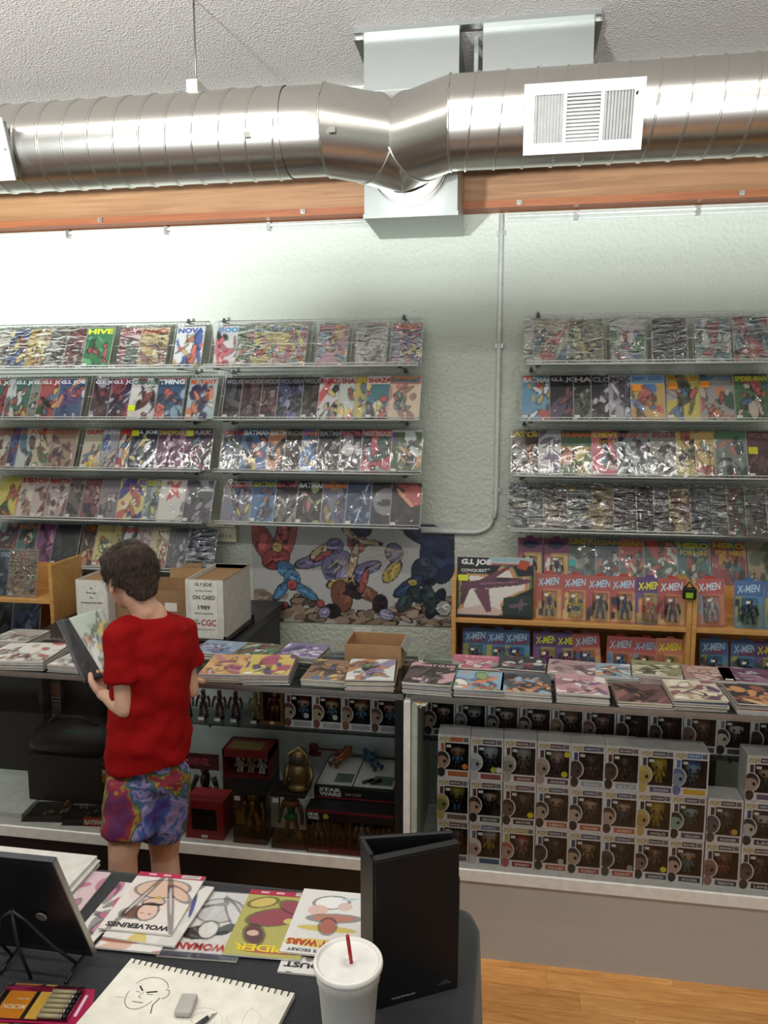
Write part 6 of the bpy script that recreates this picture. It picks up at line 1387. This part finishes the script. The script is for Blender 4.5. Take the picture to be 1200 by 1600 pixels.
o = flat(-0.728, 1.688, Z0+3*q, 0.03, CWT, CHT, 'd6d0c8', 'WOLVERINES', '2a2628', 'pink-banded comic with a brown-haired sketch on top of the table pile', slv=None, tz=0.885, th=0.075, tw=0.86, seed=301, far='a8284c',
    shapes=[(0.75, 0.45, 0.12, 0.3, 0.7, 'd8c0b8'), (0.25, 0.5, 0.10, 0.3, -0.6, 'dcc4bc'), (0.5, 0.28, 0.36, 0.22, 0.1, 'cfa88e', True), (0.22, 0.35, 0.08, 0.22, 0.8, 'cfa88e', True), (0.5, 0.52, 0.13, 0.10, 0.2, 'cfa88e', True), (0.62, 0.70, 0.22, 0.14, 0.3, '6a4030', True), (0.5, 0.68, 0.13, 0.19, 0.15, 'd4ae98', True), (0.5, 0.56, 0.15, 0.03, 0.1, '2a2426'), (0.48, 0.44, 0.05, 0.05, 0, 'b89838'), (0.72, 0.5, 0.018, 0.36, -0.2, 'b8b4b0', True), (0.28, 0.48, 0.018, 0.36, 0.35, 'b8b4b0', True), (0.45, 0.72, 0.03, 0.008, 0, '4a3028'), (0.57, 0.71, 0.03, 0.008, 0, '4a3028')], busy=0)
flat(-0.571, 1.665, Z0, 0.06, 0.178, 0.228, 'd4d2ce', 'WOMAN', 'a8242c', 'white comic with black-haired ink sketch and navy edge strip', slv=1, tz=0.80, th=0.10, tw=0.62, seed=302, band=(0.93, '3a4258'),
    shapes=[(0.5, 0.3, 0.3, 0.26, 0.1, 'c8c8c6', True), (0.25, 0.38, 0.07, 0.36, 0.5, 'd8d6d2', True), (0.6, 0.64, 0.24, 0.15, 0.3, '26262a'), (0.3, 0.58, 0.16, 0.09, 0.9, '2c2c30'), (0.52, 0.60, 0.12, 0.17, 0.1, 'dad8d4', True), (0.5, 0.2, 0.1, 0.04, 0.3, '8a8a8a'), (0.7, 0.25, 0.12, 0.03, 0.5, '6a6a6a')], busy=0)
flat(-0.432, 1.682, Z0+q, 0.05, CWT, 0.226, 'a8a038', 'SPIDER', 'd0b830', 'lime comic with a crimson figure and yellow title', slv=None, tz=0.84, th=0.10, tw=0.8, seed=303, far='a02840',
    shapes=[(0.5, 0.42, 0.36, 0.18, 0.3, '8a2038', True), (0.3, 0.25, 0.2, 0.12, -0.5, '8a2038', True), (0.75, 0.20, 0.18, 0.10, 0.4, 'c0a830', True), (0.7, 0.7, 0.12, 0.2, 0.4, '5a3038', True), (0.72, 0.68, 0.08, 0.06, 0, 'c89c8c'), (0.3, 0.47, 0.08, 0.06, 0, 'c0b040'), (0.4, 0.92, 0.42, 0.05, 0, 'a83c28')], busy=0)
flat(-0.295, 1.648, Z0, 0.03, CWT, 0.22, 'd2d0cc 3a3a3a', 'STARDUST', '2a2a2c', 'white comic with black lettering under the red sketch comic', slv=None, tz=0.86, th=0.07, busy=2)
flat(-0.302, 1.694, Z0+2*q, 0.02, CWT, 0.222, 'd6d4d0', 'SECRET WARS', 'a83a24', 'white comic with red figure sketch and yellow lettered band', slv=None, tz=0.80, th=0.09, tw=0.92, seed=304, band=None,
    shapes=[(0.55, 0.2, 0.22, 0.14, 0.2, 'e0e0de', True), (0.35, 0.25, 0.10, 0.10, 0.2, 'c8b0a4'), (0.7, 0.34, 0.14, 0.12, 0, 'd0a898'), (0.45, 0.45, 0.28, 0.08, 0.1, 'b06048', True), (0.5, 0.62, 0.40, 0.07, 0, 'c8b02c'), (0.5, 0.58, 0.10, 0.16, 0.1, 'a84a38', True), (0.5, 0.84, 0.5, 0.09, 0, 'd0b828'), (0.3, 0.12, 0.12, 0.03, 0.2, 'a8c4c8')], busy=0, sub=("DEADPOOL'S SECRET", 0.04, 0.935, 0.88, 0.04, '2a2426'))

# pile of blank boards behind the easel panel
for k in range(5):
    j = random.Random(k).uniform(-0.008, 0.008)
    o = MB().box((-0.46, 0.0, 0), (0, 0.30, 0.005)).build('sketch_board', solid('d4d1ca' if k % 2 else 'c8c5bd', 0.6), None, (-1.036+j, 1.420, TZ+0.0006+0.0054*k), (0, 0, j))
    if k == 4: MB().ell((-0.10, 0.14, 0.0052), (0.06, 0.035, 0.0004), 14, 4).build('pink_mark', solid('c89aa0', 0.6), o)
    T(o, 'white drawing board on top of the pile behind the easel' if k == 4 else 'white drawing board lower in the pile behind the easel', 'board', 'boards piled behind the easel')
# easel with black framed panel, back toward the camera
e = empty('framed_picture', (-0.858, 1.385, TZ+0.020), (0.395, 0, 0)); M_FR = solid('0f1012', 0.35)
bevel(MB().box((-0.50, 0, 0), (0, 0.006, 0.315)).build('panel_board', M_FR, e), 0.001)
for a_, b_ in (((-0.50, -0.002, 0.300), (0, 0.010, 0.315)), ((-0.50, -0.002, 0), (0, 0.010, 0.015)), ((-0.012, -0.002, 0.015), (0, 0.010, 0.300))): MB().box(a_, b_).build('frame_bar', solid('1c1d20', 0.3), e)
MB().box((0.0, -0.002, 0.0), (0.0035, 0.010, 0.315)).build('edge_trim', M_ALU, e); MB().box((-0.50, -0.002, 0.315), (0.0035, 0.010, 0.317)).build('edge_trim', solid('3c3d40', 0.4, 0.5), e)
MB().tube([(-0.078, -0.006, 0.132), (-0.078, -0.002, 0.132)], 0.012, 12, True).build('hanger_ring', M_ALU, e)
T(e, 'black framed picture seen from behind, leaning on a wire easel', 'picture frame')
e = empty('wire_easel', (-0.96, 1.33, TZ))
for x in (-0.05, 0.05): MB().tube([(x*1.6, 0.135, 0.010), (x*1.6, 0.105, 0.014), (x*1.5, 0.035, 0.014), (x*1.3, -0.02, 0.09), (x*0.5, -0.052, 0.17), (0, -0.056, 0.19)], 0.0035, 8).build('wire_leg', M_BLACK, e)
MB().tube([(0, -0.056, 0.19), (0.0, -0.045, 0.10), (0.0, -0.012, 0.006)], 0.0035, 8).build('wire_brace', M_BLACK, e)
for x in (-0.075, 0.075): MB().tube([(x, 0.035, 0.014), (x*1.02, -0.005, 0.004)], 0.0035, 8).build('wire_foot', M_BLACK, e); MB().ell((x*1.02, -0.007, 0.005), (0.005, 0.005, 0.005), 8, 6).build('foot_tip', M_BLACK, e)
T(e, 'thin black wire easel behind the framed panel', 'easel')
# black upright portfolio case
r = empty('portfolio_case', (-0.24, 1.356, TZ)); ang = math.atan2(0.083, 0.15); Mz = Matrix.Rotation(ang, 4, 'Z'); hh = 0.315; M_PF = solid('0e0f11', 0.42); M_PE = M_PF
bevel(MB().obox(Mz, (0, 0, 0), (0.180, 0.018, hh)).build('front_panel', M_PF, r), 0.002)
MB().obox(Mz, (-0.002, 0.0005, hh), (0.180, 0.018, hh+0.003)).build('top_edge', M_PE, r); MB().obox(Mz, (-0.004, 0.001, 0), (0.0, 0.018, hh+0.003)).build('side_edge', M_PE, r)
Mb = Mz @ Matrix.Translation((0, 0.075, 0)) @ Matrix.Rotation(-0.22, 4, 'Z')
bevel(MB().obox(Mb, (-0.004, 0, 0), (0.186, 0.010, hh+0.008)).build('back_panel', M_PF, r), 0.002); MB().obox(Mz, (-0.004, 0.018, 0), (0.004, 0.078, hh+0.006)).build('spine', M_PF, r)
MB().obox(Mz, (0.1795, -0.001, 0.02), (0.1812, 0.004, hh*0.78)).build('side_seam', M_SCREW, r)
sm = Mz @ Vector((0.035, -0.0012, 0.014)); link('lettering', textmesh('PORTFOLIO', solid('a8a8a8', 0.5), 0, 0.01), r, sm, (0, 0, ang), (0.05, 1, 0.004))
lgp = MB(); lgp.obox(Mz, (0.135, -0.0012, 0.018), (0.165, -0.0004, 0.0195)); lgp.obox(Mz, (0.14, -0.0012, 0.0215), (0.16, -0.0004, 0.0225)); lgp.obox(Mz, (0.144, -0.0012, 0.025), (0.156, -0.0004, 0.0262)); lgp.build('maker_mark', M_SCREW, r)
T(r, 'upright black portfolio case standing open beside the foam cup', 'portfolio case')
# foam cup with red straw
c = empty('foam_cup', (-0.272, 1.256, TZ+0.0006)); m, nt, b = newmat('foam'); n = noise(nt, coords(nt), 220, 3); r_ = ramp(nt, n.outputs[0], [(0.3, lin('e4e2dc')), (0.7, lin('efede8'))]); nt.links.new(r_.outputs[0], b.inputs['Base Color']); b.inputs['Roughness'].default_value = 0.55; b.inputs['Subsurface Weight'].default_value = 0.15; b.inputs['Subsurface Radius'].default_value = (0.01, 0.01, 0.009); M_FOAM = m
mb = MB(); mb.lathe([(0.0, 0), (0.043, 0), (0.0445, 0.004), (0.0555, 0.148), (0.0580, 0.1485), (0.0600, 0.174), (0.0600, 0.1745), (0.0585, 0.1745), (0.054, 0.14), (0.043, 0.006), (0.0, 0.005)], 48); mb.build('cup_body', M_FOAM, c)
mb = MB(); mb.lathe([(0.0612, 0.170), (0.0632, 0.171), (0.0640, 0.176), (0.0630, 0.182), (0.0605, 0.184), (0.0575, 0.182), (0.0565, 0.1775), (0.052, 0.177), (0.02, 0.1775), (0.0065, 0.1775), (0.006, 0.176), (0.0, 0.176)], 48); mb.build('lid', solid('dcdad3', 0.3, coat=0.2), c)
st2 = MB(); st2.tube([(0.006, 0.0, 0.05), (0.006, 0.0, 0.176), (0.001, -0.010, 0.238)], 0.0034, 10); st2.build('straw', solid('9c1420', 0.3), c)
T(c, 'white foam drink cup with a lid and red straw', 'cup')
T(bevel(MB().box((-0.008, -0.006, 0), (0.008, 0.006, 0.022)).build('clear_clip', M_CLEAR, None, (-0.205, 1.262, TZ+0.0006)), 0.003), 'small clear plastic stub beside the foam cup', 'plastic clip')
# spiral sketchbook
k = empty('sketchbook', (-0.780, 1.402, TZ+0.0006), (0, 0, -0.105)); SBW, SBH = 0.377, 0.30
MB().box((0, -SBH, 0), (SBW, 0, 0.002)).build('back_board', solid('8a7a62', 0.7), k); MB().box((0.001, -SBH+0.002, 0.002), (SBW-0.001, -0.001, 0.011)).build('page_block', solid('d9d6c9', 0.65), k)
for j in range(26):
    x = 0.012+j*(SBW-0.024)/25; pts = [(x+0.0008*math.sin(t), -0.006+0.0085*math.cos(t), 0.006+0.0085*math.sin(t)) for t in [2*math.pi*i/10 for i in range(11)]]
    MB().tube(pts, 0.0013, 5, False).build('spiral_coil', M_DARKMETAL, k)
def ink(pts, r=0.0007, c='4a4848', nm='ink_line'):
    P = [Vector((x, y, 0.0112)) for x, y in pts]; MB().tube(P, r, 4).build(nm, solid(c, 0.6), k)
def arc(cx, cy, rx, ry, a0, a1, n=14): return [(cx+rx*math.cos(math.radians(a0+(a1-a0)*i/n)), cy+ry*math.sin(math.radians(a0+(a1-a0)*i/n))) for i in range(n+1)]
hx, hy = 0.085, -0.085
ink(arc(hx-0.004, hy, 0.030, 0.040, 180, 345), 0.0007); ink(arc(hx+0.004, hy+0.018, 0.036, 0.030, 20, 170), 0.0007); ink(arc(hx+0.040, hy+0.012, 0.008, 0.012, -90, 120), 0.0008)
ink([(hx-0.020, hy+0.018), (hx-0.008, hy+0.008)], 0.0018, '2a2828'); ink([(hx+0.002, hy+0.006), (hx+0.022, hy+0.014)], 0.0018, '2a2828'); ink([(hx-0.004, hy+0.006), (hx-0.008, hy-0.008), (hx, hy-0.010)]); ink([(hx-0.012, hy-0.022), (hx+0.010, hy-0.020)], 0.0009); ink([(hx-0.02, hy+0.004), (hx-0.01, hy+0.003)]); ink([(hx+0.006, hy+0.002), (hx+0.018, hy+0.004)])
ink([(hx+0.036, hy), (hx+0.032, hy-0.02), (hx+0.040, hy-0.04)], 0.0010, '2a2828'); ink([(hx-0.05, hy-0.02), (hx-0.035, hy-0.018)], 0.0005, '8a8884')
rg = random.Random(5)
for j in range(16):
    cx, cy = rg.choice([(0.23, -0.12), (0.30, -0.09), (0.10, -0.19), (0.33, -0.14)]); ink(arc(cx+rg.gauss(0, .008), cy+rg.gauss(0, .008), rg.uniform(.015, .04), rg.uniform(.015, .035), rg.uniform(0, 360), rg.uniform(0, 360)+120), 0.0003, 'b8b5aa', 'pencil_line')
T(k, 'open spiral sketchbook with a line-drawn head', 'sketchbook')
o = MB().box((-0.017, -0.026, 0), (0.017, 0.026, 0.013)).build('eraser', solid('a8a49e', 0.8), None, (-0.605, 1.288, TZ+0.0124), (0, 0, 0.12)); bevel(o, 0.005, 3); T(o, 'grey kneaded eraser resting on the sketchbook', 'eraser')
pc = empty('mechanical_pencil', (-0.540, 1.285, TZ+0.0175), (0, 0, math.radians(-122))); MB().tube([(0.0, 0, -0.004), (0.006, 0, -0.003)], 0.0006, 5).build('lead', M_BLACK, pc); MB().tube([(0.004, 0, -0.003), (0.022, 0, 0)], 0, 10, True, [0.0012, 0.004]).build('tip_cone', M_ALU, pc); MB().tube([(0.022, 0, 0), (0.060, 0, 0)], 0.0046, 10).build('grip', solid('3a3a3c', 0.6), pc); MB().tube([(0.060, 0, 0), (0.14, 0, 0)], 0.0042, 10).build('barrel', solid('4a4a4e', 0.35, 0.4), pc)
T(pc, 'dark mechanical pencil lying on the sketchbook', 'pencil')
# packs of fine pens
for kk, (x, y, z, rz, lab) in enumerate(((-0.985, 1.206, TZ+0.0012, 0.10, 'magenta blister pack of beige fine pens, upper one'), (-0.99, 1.105, TZ+0.0012, 0.08, 'magenta blister pack of fine pens, lower one near the sketchbook corner'))):
    r = empty('pen_pack', (x, y, z), (0, 0, rz)); w, h = 0.19, 0.092
    MB().prism([(0, 0), (w-0.008, 0), (w, 0.012), (w+0.006, h*0.5), (w-0.01, h), (0.006, h), (0, h-0.006)], -0.0014, 0).build('card', solid('9c1848', 0.4), r).rotation_euler = (-math.pi/2, 0, 0)
    MB().box((0.010, 0.008, 0.0014), (0.095, h-0.014, 0.0022)).build('orange_label', solid('c07818', 0.5), r); MB().box((0.075, 0.008, 0.0022), (0.100, h-0.014, 0.0028)).build('yellow_label', solid('c8a040', 0.5), r); MB().box((0.0, 0.008, 0.0014), (0.010, h-0.014, 0.0024)).build('black_label', M_BLACK, r); MB().box((0.066, 0.008, 0.0022), (0.075, h-0.014, 0.0030)).build('black_stripe', M_BLACK, r)
    link('lettering', textmesh('MICRON', solid('d8c8a0', 0.5), 0, 0.03), r, (0.063, 0.042, 0.0032), (-math.pi/2, 0, math.pi), (0.046, 1, 0.012)); link('lettering', textmesh('PIGMA', solid('e0d0a8', 0.5), 0, 0.0), r, (0.060, 0.060, 0.0032), (-math.pi/2, 0, math.pi), (0.026, 1, 0.006))
    for j in range(6):
        yy = 0.013+j*0.0125; p_ = MB().tube([(0.100, yy, 0.0062), (0.146, yy, 0.0062)], 0.0046, 8).build('pen', solid('a39a78', 0.45), r); MB().tube([(0.146, yy, 0.0062), (0.150, yy, 0.0062)], 0.005, 8).build('silver_ring', M_ALU, p_); MB().tube([(0.150, yy, 0.0062), (0.158, yy, 0.0062)], 0.0047, 8).build('pen_cap', M_BLACK, p_)
    MB().box((0.004, 0.004, 0.0014), (0.164, h-0.006, 0.0124)).build('clear_blister', M_CLEAR, r); MB().box((0.168, 0.02, 0.0016), (0.174, 0.075, 0.002)).build('white_print', solid('d8b8c4', 0.5), r)
    T(r, lab, 'pen pack')
